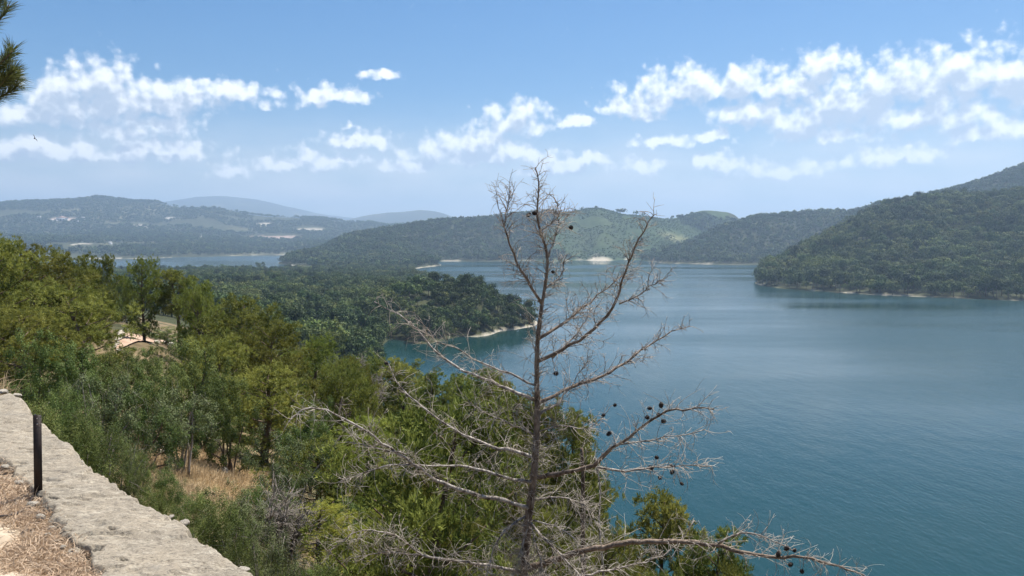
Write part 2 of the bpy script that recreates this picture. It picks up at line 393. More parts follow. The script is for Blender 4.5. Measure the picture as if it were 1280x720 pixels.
def water_mat():
    m, n, l, out = new_mat('lake_water')
    geo = n.new('ShaderNodeNewGeometry')
    mp = n.new('ShaderNodeMapping'); mp.inputs['Rotation'].default_value = (0, 0, R(35)); mp.inputs['Scale'].default_value = (1, .45, 1)
    l.new(geo.outputs['Position'], mp.inputs[0])
    rip = n.new('ShaderNodeTexNoise'); rip.inputs['Scale'].default_value = 1.0; rip.inputs['Detail'].default_value = 3
    l.new(mp.outputs[0], rip.inputs['Vector'])
    sw = n.new('ShaderNodeTexNoise'); sw.inputs['Scale'].default_value = .16; sw.inputs['Detail'].default_value = 3
    l.new(mp.outputs[0], sw.inputs['Vector'])
    add = n.new('ShaderNodeMath'); add.operation = 'MULTIPLY_ADD'; add.inputs[1].default_value = 2.2
    l.new(sw.outputs['Fac'], add.inputs[0]); l.new(rip.outputs['Fac'], add.inputs[2])
    # wind patches: calm streaks and ruffled water
    mp2 = n.new('ShaderNodeMapping'); mp2.inputs['Rotation'].default_value = (0, 0, R(-12)); mp2.inputs['Scale'].default_value = (.0022, .0075, 1)
    l.new(geo.outputs['Position'], mp2.inputs[0])
    pat = n.new('ShaderNodeTexNoise'); pat.inputs['Scale'].default_value = 1.0; pat.inputs['Detail'].default_value = 4
    l.new(mp2.outputs[0], pat.inputs['Vector'])
    rr = n.new('ShaderNodeMapRange'); rr.inputs[1].default_value = .36; rr.inputs[2].default_value = .62; rr.inputs[3].default_value = .07; rr.inputs[4].default_value = .27
    l.new(pat.outputs['Fac'], rr.inputs[0])
    bs = n.new('ShaderNodeMapRange'); bs.inputs[1].default_value = .36; bs.inputs[2].default_value = .62; bs.inputs[3].default_value = .14; bs.inputs[4].default_value = .36
    l.new(pat.outputs['Fac'], bs.inputs[0])
    b = n.new('ShaderNodeBump'); b.inputs['Distance'].default_value = .35
    ln_ = n.new('ShaderNodeVectorMath'); ln_.operation = 'LENGTH'; l.new(geo.outputs['Position'], ln_.inputs[0])
    lee = n.new('ShaderNodeMapRange'); lee.inputs[1].default_value = 250; lee.inputs[2].default_value = 1600; lee.inputs[3].default_value = 1; lee.inputs[4].default_value = .3
    l.new(ln_.outputs['Value'], lee.inputs[0])
    bm_ = n.new('ShaderNodeMath'); bm_.operation = 'MULTIPLY'; l.new(bs.outputs[0], bm_.inputs[0]); l.new(lee.outputs[0], bm_.inputs[1])
    l.new(bm_.outputs[0], b.inputs['Strength']); l.new(add.outputs[0], b.inputs['Height'])
    p = n.new('ShaderNodeBsdfPrincipled')
    p.inputs['Base Color'].default_value = (.004, .031, .031, 1)
    p.inputs['IOR'].default_value = 1.333
    l.new(rr.outputs[0], p.inputs['Roughness']); l.new(b.outputs[0], p.inputs['Normal'])
    l.new(p.outputs[0], out.inputs['Surface'])
    return m
M['water'] = water_mat()

# ------------------------------------------------------------------ terrain: control points (pixel column, metres ahead, height)
CPT = []
def zpt(px, D, z): CPT.append((at(px, 330, D).x, D, z))
def ppt(px, py, D, dz=0.0):
    p = at(px, py, D); CPT.append((p.x, p.y, p.z + dz))
def shore(px, py, near_land=False):
    p = on_plane(px, py, 0.0); D = p.y
    CPT.append((p.x, D, 0.0))
    k = -1 if near_land else 1
    CPT.append((p.x * (1 + k * .02), D * (1 + k * .02), D * .0022)); CPT.append((p.x * (1 - k * .035), D * (1 - k * .035), -D * .004))
Dn = (6, 12, 25, 50, 90, 150, 220, 300)
NEAR = {-350: (56, 56, 56, 56, 56, 54, 52, 50), -150: (55.5, 55, 54.5, 53.5, 52, 48, 45, 42), 0: (56.2, 55.6, 54, 53, 50.5, 46, 42, 38),
        165: (56, 55.2, 53.2, 53.3, 50, 44, 38, 33), 320: (55.4, 54.2, 52, 49, 43, 35, 28, 22), 480: (54.2, 52.4, 50, 45, 37, 24, 8, -6),
        640: (52, 49.5, 47, 40, 29, 11, -2, -14), 800: (51, 47, 42, 29, 10, -6, -15, -18), 960: (49, 44.5, 38, 20, -1, -15, -18, -18),
        1150: (47, 42, 33, 11, -10, -16, -18, -18), 1300: (46, 40, 30, 7, -12, -16, -18, -18), 1550: (46, 39, 28, 5, -12, -16, -18, -18)}
for px, zs in NEAR.items():
    for D, z in zip(Dn, zs): zpt(px, D, z)
# plateau and wooded peninsula
for px, prof in {-150: ((450, 34), (700, 26), (1000, 14), (1350, 3), (1600, -4), (2100, -10)),
                 0: ((450, 28), (700, 20), (1000, 11), (1350, 2.5), (1600, -4), (2100, -10)),
                 165: ((400, 24), (600, 17), (900, 10), (1300, 2), (1420, .8), (1650, -4), (2100, -10)),
                 250: ((400, 21), (600, 15), (900, 10), (1300, 2.5), (1480, 1), (1650, -3), (2100, -10)),
                 330: ((400, 17), (600, 13), (900, 9.5), (1300, 3), (1520, 1), (1680, -3), (2200, -10)),
                 430: ((300, 10), (350, 9), (420, 8), (500, 8), (600, 10), (900, 7), (1300, 1.6), (1550, 1.5), (1700, 5)),
                 470: ((370, 1), (450, 5), (520, 12), (600, 13), (900, 5), (1300, 1.3), (1550, 2), (1700, 5)),
                 510: ((360, -6), (500, 14), (580, 19), (680, 14), (900, 4), (1200, 1.2), (1437, .4), (1560, 0.5), (1650, 4)),
                 545: ((400, -6), (510, 16), (570, 23), (660, 15), (900, 2), (1050, -2), (1400, -8)),
                 585: ((400, -8), (515, 17), (565, 23), (650, 13), (800, 1), (920, -5), (1400, -10)),
                 625: ((420, -8), (540, 11), (575, 10), (690, 1), (760, -5), (1400, -10)),
                 650: ((440, -8), (550, 4), (600, 1), (670, -4), (1400, -10)),
                 668: ((470, -7), (545, .8), (570, .3), (620, -5), (1400, -10)),
                 690: ((450, -10), (550, -6), (650, -8), (1400, -12))}.items():
    for D, z in prof: zpt(px, D, z)
for px, py in ((480, 430), (510, 427), (580, 421), (620, 416), (650, 411)): shore(px, py)
# open water
for px in (720, 800, 900, 1000, 1100, 1200, 1300):
    for D in (220, 330, 480, 650): zpt(px, D, -14)
for px in (560, 640, 720, 800, 880): 
    for D in (1000, 1400, 1750): zpt(px, D, -14)
for px in (-150, 0, 165, 300): zpt(px, 2350, -8)
# middle hill across the lake
for px, py in ((540, 327.5), (600, 327), (660, 326), (720, 325.5), (770, 325.5), (820, 328), (860, 330), (930, 331)): shore(px, py)
zpt(355, 1780, -3); zpt(340, 2000, -6); zpt(362, 1860, 3); zpt(366, 1960, 14); zpt(352, 2300, -4); zpt(365, 2500, 2); zpt(400, 2700, 15)
zpt(430, 1850, 10); zpt(510, 1750, 5); zpt(535, 1690, -1); zpt(560, 1850, -8); zpt(510, 1900, 14); zpt(540, 1950, -3)
for px, py, D in ((400, 312, 2200), (430, 300, 2250), (470, 290, 2400), (500, 284, 2500), (545, 277, 2600), (590, 273.5, 2700), (640, 270, 2700),
                  (690, 264, 2750), (740, 259, 2800), (775, 265, 2850), (800, 268, 2900), (850, 272, 2900), (885, 276, 2900), (908, 284, 2900), (930, 288, 2900)):
    ppt(px, py, D, -6); zpt(px, D + 500, 60 if px < 600 else 90); zpt(px, D + 1100, 40)
for px, py, D in ((600, 300, 2400), (660, 300, 2420), (700, 300, 2400), (760, 300, 2420), (820, 300, 2450), (740, 280, 2600), (820, 283, 2650), (500, 307, 2150), (440, 313, 2050)):
    ppt(px, py, D, -3)
# second hill to the right of it
for px, py, D in ((835, 322, 2020), (870, 300, 2200), (905, 283, 2400), (940, 273, 2480), (985, 267, 2500), (1040, 265, 2500), (1080, 270, 2500)):
    ppt(px, py, D, -7); zpt(px, D + 420, 50)
zpt(930, 2050, 18); zpt(1000, 2050, 18); zpt(1000, 1850, 2); zpt(1060, 1850, 25); zpt(945, 1500, -10); zpt(930, 1200, -12); zpt(985, 1600, 5)
# wooded hill on the right
for px, py in ((945, 355), (965, 359), (1000, 362.5), (1050, 366), (1100, 369), (1150, 371), (1200, 373), (1280, 376), (1340, 378)): shore(px, py)
zpt(938, 1120, -8); zpt(950, 1150, 3); zpt(950, 1300, -3)
for px, py, D in ((965, 336, 1080), (1000, 316, 1150), (1040, 294, 1250), (1072, 275, 1350), (1134, 252, 1400), (1192, 247, 1400), (1280, 241, 1400), (1400, 233, 1400)):
    ppt(px, py, D, -9); 
    if px > 1000: zpt(px, D + 330, at(px, py, D).z - 30)
for px, py, D in ((1100, 310, 1080), (1200, 310, 1040), (1280, 312, 1010), (1000, 335, 1020), (1200, 342, 890), (1060, 330, 1010)): ppt(px, py, D, -9)
for px, py, D in ((1098, 256, 2200), (1140, 248, 2200), (1180, 239, 2250), (1230, 225, 2300), (1280, 208, 2400), (1400, 180, 2400)):
    ppt(px, py, D, -7); zpt(px, D + 700, 60)
# far hills on the left, behind the bay
for px, py in ((-150, 327), (60, 325), (150, 323.5), (250, 321), (355, 319)): shore(px, py)
for px, py in ((-300, 262), (-150, 258), (0, 255.5), (52, 252.5), (95, 251), (130, 246), (165, 250), (200, 254), (222, 259.5), (255, 259.5), (300, 265.5), (340, 271), (400, 273.5), (440, 276), (480, 279), (540, 283)):
    D = 5200
    ppt(px, py, D, -5); zpt(px, D + 1300, 130); zpt(px, D + 3000, 90)
for px, py, D in ((0, 296, 3200), (60, 302, 3000), (-150, 296, 3200), (110, 303, 3050), (150, 306, 3050), (200, 303, 3300), (250, 302, 3500), (300, 303, 3600), (350, 304, 3700), (420, 303, 3900),
                  (0, 300, 3500), (60, 298, 3600), (130, 290, 3900), (200, 289, 4000), (280, 291, 4200), (350, 292, 4300), (30, 275, 4200), (90, 276, 4300), (170, 272, 4500), (450, 292, 4500), (230, 276, 4600), (310, 280, 4700)): ppt(px, py, D)
for px, py in ((430, 277), (455, 272), (480, 269), (505, 266), (528, 264.5), (548, 267.5), (570, 273), (600, 280)): ppt(px, py, 9000); zpt(px, 10500, 130); zpt(px, 7600, 110)
for px, py in ((120, 272), (180, 264), (230, 257), (275, 253), (330, 258), (380, 265), (430, 271), (480, 280)): ppt(px, py, 13500); zpt(px, 15500, 200)
for px in (-300, 0, 640, 760, 900, 1100, 1300, 1500): 
    for D in (6500, 11000, 16500): zpt(px, D, 80 + (D > 8000) * 60)
zpt(300, 16800, 180)
for a in (70, 110, 150, 180, -180, -150, -110, -70):
    for r, z in ((6, 57.5), (15, 58), (40, 62), (120, 75), (400, 90), (1500, 120), (5000, 160), (16500, 150)):
        s = 1.0 if abs(a) > 100 else .6
        CPT.append((r * math.sin(R(a)), r * math.cos(R(a)), z * s if a > 0 and abs(a) < 100 else z))
CPT = np.array(CPT)

def uv(x, y):
    r = np.hypot(x, y)
    return np.stack([np.degrees(np.arctan2(x, y)) / 3.0, np.log(r) / .17], -1), r
U, Rr = uv(CPT[:, 0], CPT[:, 1])
T = (CPT[:, 2] - EYE) / Rr * FPX
keep = []
seen = {}
for i in range(len(U)):
    k = (round(U[i, 0] * 5), round(U[i, 1] * 5))
    if k not in seen: seen[k] = 1; keep.append(i)
U, T = U[keep], T[keep]
def kern(A, B):
    d2 = ((A[:, None] - B[None]) ** 2).sum(-1)
    return np.sqrt(d2 + .35)
Kp = np.concatenate([np.concatenate([kern(U, U) + 0.0 * np.eye(len(U)), np.ones((len(U), 1))], 1), np.ones((1, len(U) + 1))], 0)
Kp[-1, -1] = 0
WT = np.linalg.solve(Kp, np.concatenate([T, [0]]))
def terrain_z(x, y, rough=True):
    x = np.atleast_1d(np.asarray(x, float)); y = np.atleast_1d(np.asarray(y, float))
    P, r = uv(x, y)
    t = np.empty(len(x))
    for s in range(0, len(x), 20000):
        t[s:s + 20000] = kern(P[s:s + 20000], U) @ WT[:-1] + WT[-1]
    z = EYE + t / FPX * r
    if rough:
        amp = sstep(.5, 25, z) * np.clip(r / 1500, 0.0, 1.0) * 9 + sstep(20, 140, z) * sstep(2600, 4200, r) * 34
        z = z + amp * fbm(x / (120 + r * .03), y / (120 + r * .03), 4, 3)
        z = z + .35 * fbm(x / 3, y / 3, 3, 9) * sstep(5, 20, r) + sstep(0, 1, np.abs(z)) * np.clip(r / 600, 0, 3) * .5 * fbm(x / 25, y / 25, 3, 21)
    return z
def tz(x, y): return float(terrain_z([x], [y])[0])

ang = np.concatenate([np.arange(-180, -44, 4.0), np.arange(-44, 44, .19), np.arange(44, 181, 4.0)])
rad = np.geomspace(3.0, 17000, 500)
AA, RR = np.meshgrid(np.radians(ang), rad, indexing='ij')
gx, gy = (RR * np.sin(AA)).ravel(), (RR * np.cos(AA)).ravel()
gz = terrain_z(gx, gy)
na, nr = len(ang), len(rad)
ii, jj = np.meshgrid(np.arange(na - 1), np.arange(nr - 1), indexing='ij')
a_ = (ii * nr + jj).ravel(); b_ = a_ + nr
quads = np.stack([a_, a_ + 1, b_ + 1, b_], -1)
# drop cells that lie wholly on the deep lake bed
deep = (gz[quads] < -6).all(1)
quads = quads[~deep]
# land cover
gpx, gpy = pix(gx, np.where(gy > .5, gy, .5), gz)
N1 = fbm(gx / 60, gy / 60, 4, 31); N2 = fbm(gx / 9, gy / 9, 4, 41); N3 = fbm(gx / 320, gy / 320, 4, 51)
cov = np.tile(np.array([.050, .055, .026]), (len(gx), 1))
def paint(mask, c):
    global cov
    m = np.clip(mask, 0, 1)[:, None]; cov = cov * (1 - m) + np.array(c) * m
near = (RR.ravel() < 260)
paint(near * sstep(-.25, .15, N2) * .85, (.21, .155, .09))
def ell(px, py, D, rx, ry):
    c = at(px, py, D)
    return sstep(1.15, .75, np.hypot((gx - c.x) / rx, (gy - c.y) / ry) + .5 * N2)
paint(ell(215, 572, 25.5, 3.4, 3.0), (.36, .27, .15)); paint(ell(290, 576, 24.5, 2.0, 2.0), (.34, .25, .14)); paint(ell(270, 600, 21.8, 4.2, 2.2), (.32, .24, .13))
meadow = (gpx > 640) & (gpx < 912) & (RR.ravel() > 2160) & (RR.ravel() < 4000)
paint(meadow * sstep(640, 700, gpx), (.042, .066, .023))
paint(meadow * sstep(.02, .25, N3), (.068, .085, .034))
paint(ell(852, 293, 2560, 75, 90), (.15, .155, .07))
shore_m = sstep(1.0, .3, gz) * (gy > 100) * (RR.ravel() > 250)
paint(shore_m * sstep(-.1, .12, N1), (.40, .36, .29))
paint(ell(395, 337, 1560, 60, 70), (.47, .40, .28)); paint(ell(508, 338, 1470, 26, 60), (.47, .43, .36)); paint(ell(745, 321, 2210, 50, 60), (.45, .40, .31))
paint(ell(155, 342, 1400, 60, 60), (.45, .38, .26)); paint(ell(300, 337, 1500, 120, 30), (.40, .35, .24)); paint(ell(185, 398, 62, 5, 6), (.10, .075, .05))
far = RR.ravel() > 2700
left = far & (gpx < 560)
paint(left * sstep(.10, .28, N3) * .7, (.16, .15, .085))
for (x0, y0, D, rx, ry, c) in ((255, 298, 3900, 70, 45, (.40, .36, .30)), (340, 297, 4100, 170, 90, (.34, .25, .2)), (215, 277, 4600, 45, 60, (.4, .37, .32)), (85, 297, 3700, 40, 50, (.42, .38, .32)),
                           (103, 314, 2900, 22, 60, (.48, .43, .35)), (173, 284, 4200, 50, 60, (.40, .37, .31)), (78, 277, 4280, 60, 70, (.48, .38, .32)), (330, 281, 4700, 60, 60, (.42, .38, .3)), (385, 289, 4500, 90, 50, (.40, .36, .28))):
    paint(ell(x0, y0, D, rx, ry), c)
paint((RR.ravel() > 250) * (gpx > 1180) * (gpx < 1200) * (gpy > 285) * (gpy < 297) * (RR.ravel() < 1300) * 1.0, (.3, .27, .22))
ter = obj('terrain', mesh_np('terrain', np.stack([gx, gy, gz], -1), quads, M['terrain'], cov, True))
tag(ter, 'dry earth and wooded hills around the lake', None, kind='structure')

# lake
th = np.linspace(0, 2 * math.pi, 96, endpoint=False)
lv = [(0, 0, 0)] + [(16800 * math.cos(t), 16800 * math.sin(t), 0) for t in th]
lm = mesh_np('lake', np.array(lv), np.array([[0, 1 + i, 1 + (i + 1) % 96] for i in range(96)]), M['water'])
tag(obj('lake', lm), 'blue green reservoir with light wind ripples', None, kind='structure')

# ------------------------------------------------------------------ foliage builders
def unit(v): return v / (np.linalg.norm(v, axis=-1, keepdims=True) + 1e-9)
def needles(O, Dr, k, L, w, spread, g):
    """k needles per tuft: thin triangles"""
    n = len(O)
    d = unit(Dr[:, None] + g.normal(0, spread, (n, k, 3)))
    ln = g.uniform(.65, 1.15, (n, k, 1)) * L
    side = unit(np.cross(d, g.normal(0, 1, (n, k, 3)))) * (w / 2)
    base = O[:, None] + g.normal(0, .25 * L, (n, k, 3))
    V = np.stack([base - side, base + side, base + d * ln], 2).reshape(-1, 3)
    return V, np.arange(len(V)).reshape(-1, 3)
def leaves(O, Dr, k, L, w, rad_, g):
    n = len(O)
    off = unit(g.normal(0, 1, (n, k, 3))) * (g.uniform(0, 1, (n, k, 1)) ** .45) * rad_
    nrm = unit(unit(off) * .8 + Dr[:, None] * .9 + g.normal(0, .4, (n, k, 3)))
    a = unit(np.cross(nrm, g.normal(0, 1, (n, k, 3)))); b = np.cross(nrm, a)
    c = O[:, None] + off
    s = g.uniform(.7, 1.25, (n, k, 1))
    V = np.stack([c - a * L * s / 2, c + b * w * s / 2, c + a * L * s / 2, c - b * w * s / 2], 2).reshape(-1, 3)
    q = np.arange(len(V)).reshape(-1, 4)
    return V, np.concatenate([q[:, [0, 1, 2]], q[:, [0, 2, 3]]])

def make_pine(seed, H=10.0, Rad=2.6, base=.22, k=15, L=.17, w=.042, tufts=20, nl=30, mat='pine', pad=.44):
    g = np.random.default_rng(seed)
    tr = MB(); tb = np.linspace(0, 1, 9)
    bend = g.normal(0, .25, 2)
    P = np.stack([bend[0] * tb ** 2 + .12 * np.sin(tb * 5 + seed), bend[1] * tb ** 2 + .12 * np.cos(tb * 4 + seed), tb * H * .97], -1)
    tr.tube(P, .17 * (1 - tb) ** .8 + .02, 7)
    lim = MB(); pads = []
    for i in range(nl):
        t = base + (0.97 - base) * ((i + g.uniform(0, .8)) / nl)
        p0 = np.array([np.interp(t, tb, P[:, c]) for c in range(3)])
        prof = min(1.0, .6 + (t - base) / .25 * .4) * min(1.0, (1 - t) * 2.1 + .22)
        ln = Rad * prof * g.uniform(.65, 1.12)
        az = i * 2.4 + g.uniform(-.5, .5); up = g.uniform(.05, .4) + .35 * t
        d = np.array([math.cos(az), math.sin(az), up]); d /= np.linalg.norm(d)
        s = np.linspace(0, 1, 5)
        Q = p0 + d * (s[:, None] * ln) + np.array([0, 0, 1]) * (s[:, None] ** 2 * ln * .14) + g.normal(0, .05, (5, 3)) * s[:, None]
        lim.tube(Q, .045 * (1 - s * .8) * (1.2 - t * .6), 4)
        npad = max(3, int(ln / .34) + 1)
        for q in range(npad):
            f = 1 - q / npad * .68
            c = np.array([np.interp(f, s, Q[:, c_]) for c_ in range(3)]) + g.normal(0, .16, 3)
            sd = np.array([-d[1], d[0], 0]) * g.uniform(-1, 1) * (.25 + .6 * (1.1 - f)) * ln * .7
            pads.append((c + sd + np.array([0, 0, .1]), pad * g.uniform(.6, 1.15)))
    pads.append((P[-1] + np.array([0, 0, .05]), pad * .6)); pads.append((P[-2], pad * .8))
    O, Dr, Tn = [], [], []
    for c, r in pads:
        n = max(6, int(tufts * (r / .44) ** 2))
        o = unit(g.normal(0, 1, (n, 3))) * (g.uniform(0, 1, (n, 1)) ** .4)
        o[:, 2] = o[:, 2] * .85 + .08
        O.append(c + o * r)
        Dr.append(unit(o * 1.0 + np.array([0, 0, .6])))
        Tn.append(np.clip(g.uniform(.15, .75) + g.normal(0, .16, n), 0, 1))
    O, Dr, Tn = np.concatenate(O), np.concatenate(Dr), np.concatenate(Tn)
    V, Fc = needles(O, Dr, k, L, w, .55, g)
    return {'trunk': tr.mesh('pine_trunk', M['bark'], True), 'limbs': lim.mesh('pine_limbs', M['bark']),
            'crown': mesh_np('pine_crown', V, Fc, M[mat], np.repeat(Tn, k * 3)), 'H': H, 'W': Rad * 2}

def make_bush(seed, H=3.0, Rad=1.7, clumps=95, k=70, L=.062, w=.036, mat='oak', twiggy=0, zc=.52):
    g = np.random.default_rng(seed)
    st = MB(); C = []; 
    lob = [(g.normal(0, .42, 3) * np.array([Rad, Rad, 0]) + np.array([0, 0, H * g.uniform(.22, .7)]), g.uniform(.45, .7)) for _ in range(10)]
    lob.append((np.array([0, 0, H * .62]), .8))
    while len(C) < clumps:
        c, s = lob[g.integers(len(lob))]
        o = unit(g.normal(0, 1, 3)) * g.uniform(.25, 1) ** .5
        p = c + o * np.array([Rad * s * .85, Rad * s * .85, H * .36 * s / .65])
        if p[2] < .05 * H: continue
        C.append((p, o))
    for i in range(9):
        p = C[g.integers(len(C))][0]
        s = np.linspace(0, 1, 6)[:, None]
        b0 = np.array([g.normal(0, .12), g.normal(0, .12), -.15])
        Q = b0 + (p - b0) * s + np.array([0, 0, .25 * H]) * (s * (1 - s)) + g.normal(0, .05, (6, 3))
        st.tube(Q, np.linspace(.05, .012, 6), 5)
    O = np.array([c[0] for c in C]); Dr = unit(np.array([c[1] for c in C]) + np.array([0, 0, .6]))
    Tn = np.clip(g.uniform(.1, .8, len(C)), 0, 1)
    V, Fc = leaves(O, Dr, k, L, w, .20 * Rad / 1.7, g)
    tn = np.repeat(Tn, k * 4) + np.repeat(g.normal(0, .13, len(C) * k), 4)
    if twiggy:
        for _ in range(twiggy):
            p, o = C[g.integers(len(C))]
            s = np.linspace(0, 1, 5)[:, None]
            d = unit(o + np.array([0, 0, .5]) + g.normal(0, .5, 3)) * g.uniform(.25, .6)
            st.tube(p - d * .3 + d * s + g.normal(0, .02, (5, 3)) * s, np.linspace(.007, .003, 5), 3)
    return {'stem': st.mesh('bush_stem', M['grey_twig'] if twiggy else M['bark']),
            'foliage': mesh_np('bush_foliage', V, Fc, M[mat], np.clip(tn, 0, 1)), 'H': H, 'W': Rad * 2.1}

def make_wood_tree(seed, H=9.0, Rad=3.6, n=620, size=.64, mat='wood_leaf', conic=0.0):
    """a tree of the middle distance: leaf clumps on a lumpy crown"""
    g = np.random.default_rng(seed)
    tr = MB(); z = np.linspace(0, 1, 5)
    tr.tube(np.stack([.2 * np.sin(z * 3 + seed), .2 * np.cos(z * 2 + seed), z * H * .7 - .6], -1), .24 * (1 - z * .7), 6)
    lob = [(np.array([g.normal(0, .45) * Rad, g.normal(0, .45) * Rad, H * g.uniform(.3, .72)]), g.uniform(.32, .6)) for _ in range(10)]
    O, N = [], []
    for i in range(n):
        c, s = lob[g.integers(len(lob))]
        o = unit(g.normal(0, 1, 3)); o[2] = abs(o[2]) * 1.0 - .25 * g.uniform() 
        p = c + o * np.array([Rad * s, Rad * s, H * .36 * s / .6]) * g.uniform(.75, 1.05)
        if conic: p[:2] *= 1 - conic * max(0, p[2] / H - .35)
        O.append(p); N.append(o)
    O, N = np.array(O), np.array(N)
    nr_ = unit(N + g.normal(0, .3, (n, 3)))
    a = unit(np.cross(nr_, g.normal(0, 1, (n, 3)))); b = np.cross(nr_, a)
    s = g.uniform(.55, 1.15, (n, 1)) * size
    # ragged five-sided clump of leaves
    V = []
    for q in range(5):
        an = q * 2 * math.pi / 5
        rr = g.uniform(.65, 1.0, (n, 1)) * s * .62
        V.append(O + (a * math.cos(an) + b * math.sin(an)) * rr + nr_ * g.normal(0, .12, (n, 1)) * s)
    V = np.stack(V, 1).reshape(-1, 3)
    q = np.arange(len(V)).reshape(-1, 5)
    Fc = np.concatenate([q[:, [0, 1, 2]], q[:, [0, 2, 3]], q[:, [0, 3, 4]]])
    tn = np.clip(np.repeat(g.uniform(0, 1, n), 5), 0, 1)
    tk = tr.mesh('wood_trunk', M['bark'])
    cr = mesh_np('wood_crown', V, Fc, M[mat], tn)
    tk_V = np.concatenate(tr.V); tk_F = np.concatenate(tr.F)
    both = mesh_np('wood_tree', np.concatenate([V, tk_V]), np.concatenate([Fc, tk_F + len(V)]), M[mat], np.concatenate([tn, np.zeros(len(tk_V))]))
    return {'trunk': tk, 'crown': cr, 'both': both, 'H': H, 'W': Rad * 2}

PINES = [make_pine(100 + i, H=10, Rad=r, base=b, nl=n_) for i, (r, b, n_) in enumerate(((2.7, .08, 40), (2.3, .1, 38), (3.0, .16, 38), (2.5, .06, 42)))]
PINES_FINE = [make_pine(200 + i, H=9, Rad=2.6, base=.06, k=22, L=.14, w=.02, tufts=26, nl=36, mat=m_, pad=.38) for i, m_ in enumerate(('pine', 'pine_young', 'pine_young'))]
SHORT = [make_pine(150 + i, H=5.6, Rad=r_, base=.04, nl=30, L=.15, w=.036, tufts=20, pad=.40) for i, r_ in enumerate((2.4, 2.1, 2.7, 2.2))]
TALL = make_pine(301, H=11, Rad=2.7, base=.45, nl=24)
BUSHES = [make_bush(400 + i, mat=m_, clumps=c, k=k_) for i, (m_, c, k_) in enumerate((('oak', 140, 120), ('oak', 150, 110), ('oak', 130, 120)))]
BUSH_GREY = [make_bush(410 + i, mat='grey_leaf', clumps=130, k=80, twiggy=120) for i in range(2)]
BUSH_FINE = [make_bush(420 + i, mat=m_, clumps=230, k=140, L=.042, w=.021, twiggy=tw) for i, (m_, tw) in enumerate((('oak', 30), ('grey_leaf', 160)))]

def place(var, name, base, sx, sz, rz, label, cat, group=None, parts=('trunk', 'limbs', 'crown')):
    e = empty(name, base, rz); e.scale = (sx, sx, sz)
    tag(e, label, cat, group)
    for p in parts:
        if p in var:
            o = obj('stems' if p == 'stem' else p, var[p], e)
            if p in ('stem', 'limbs'): o['kind'] = 'stuff'
    return e

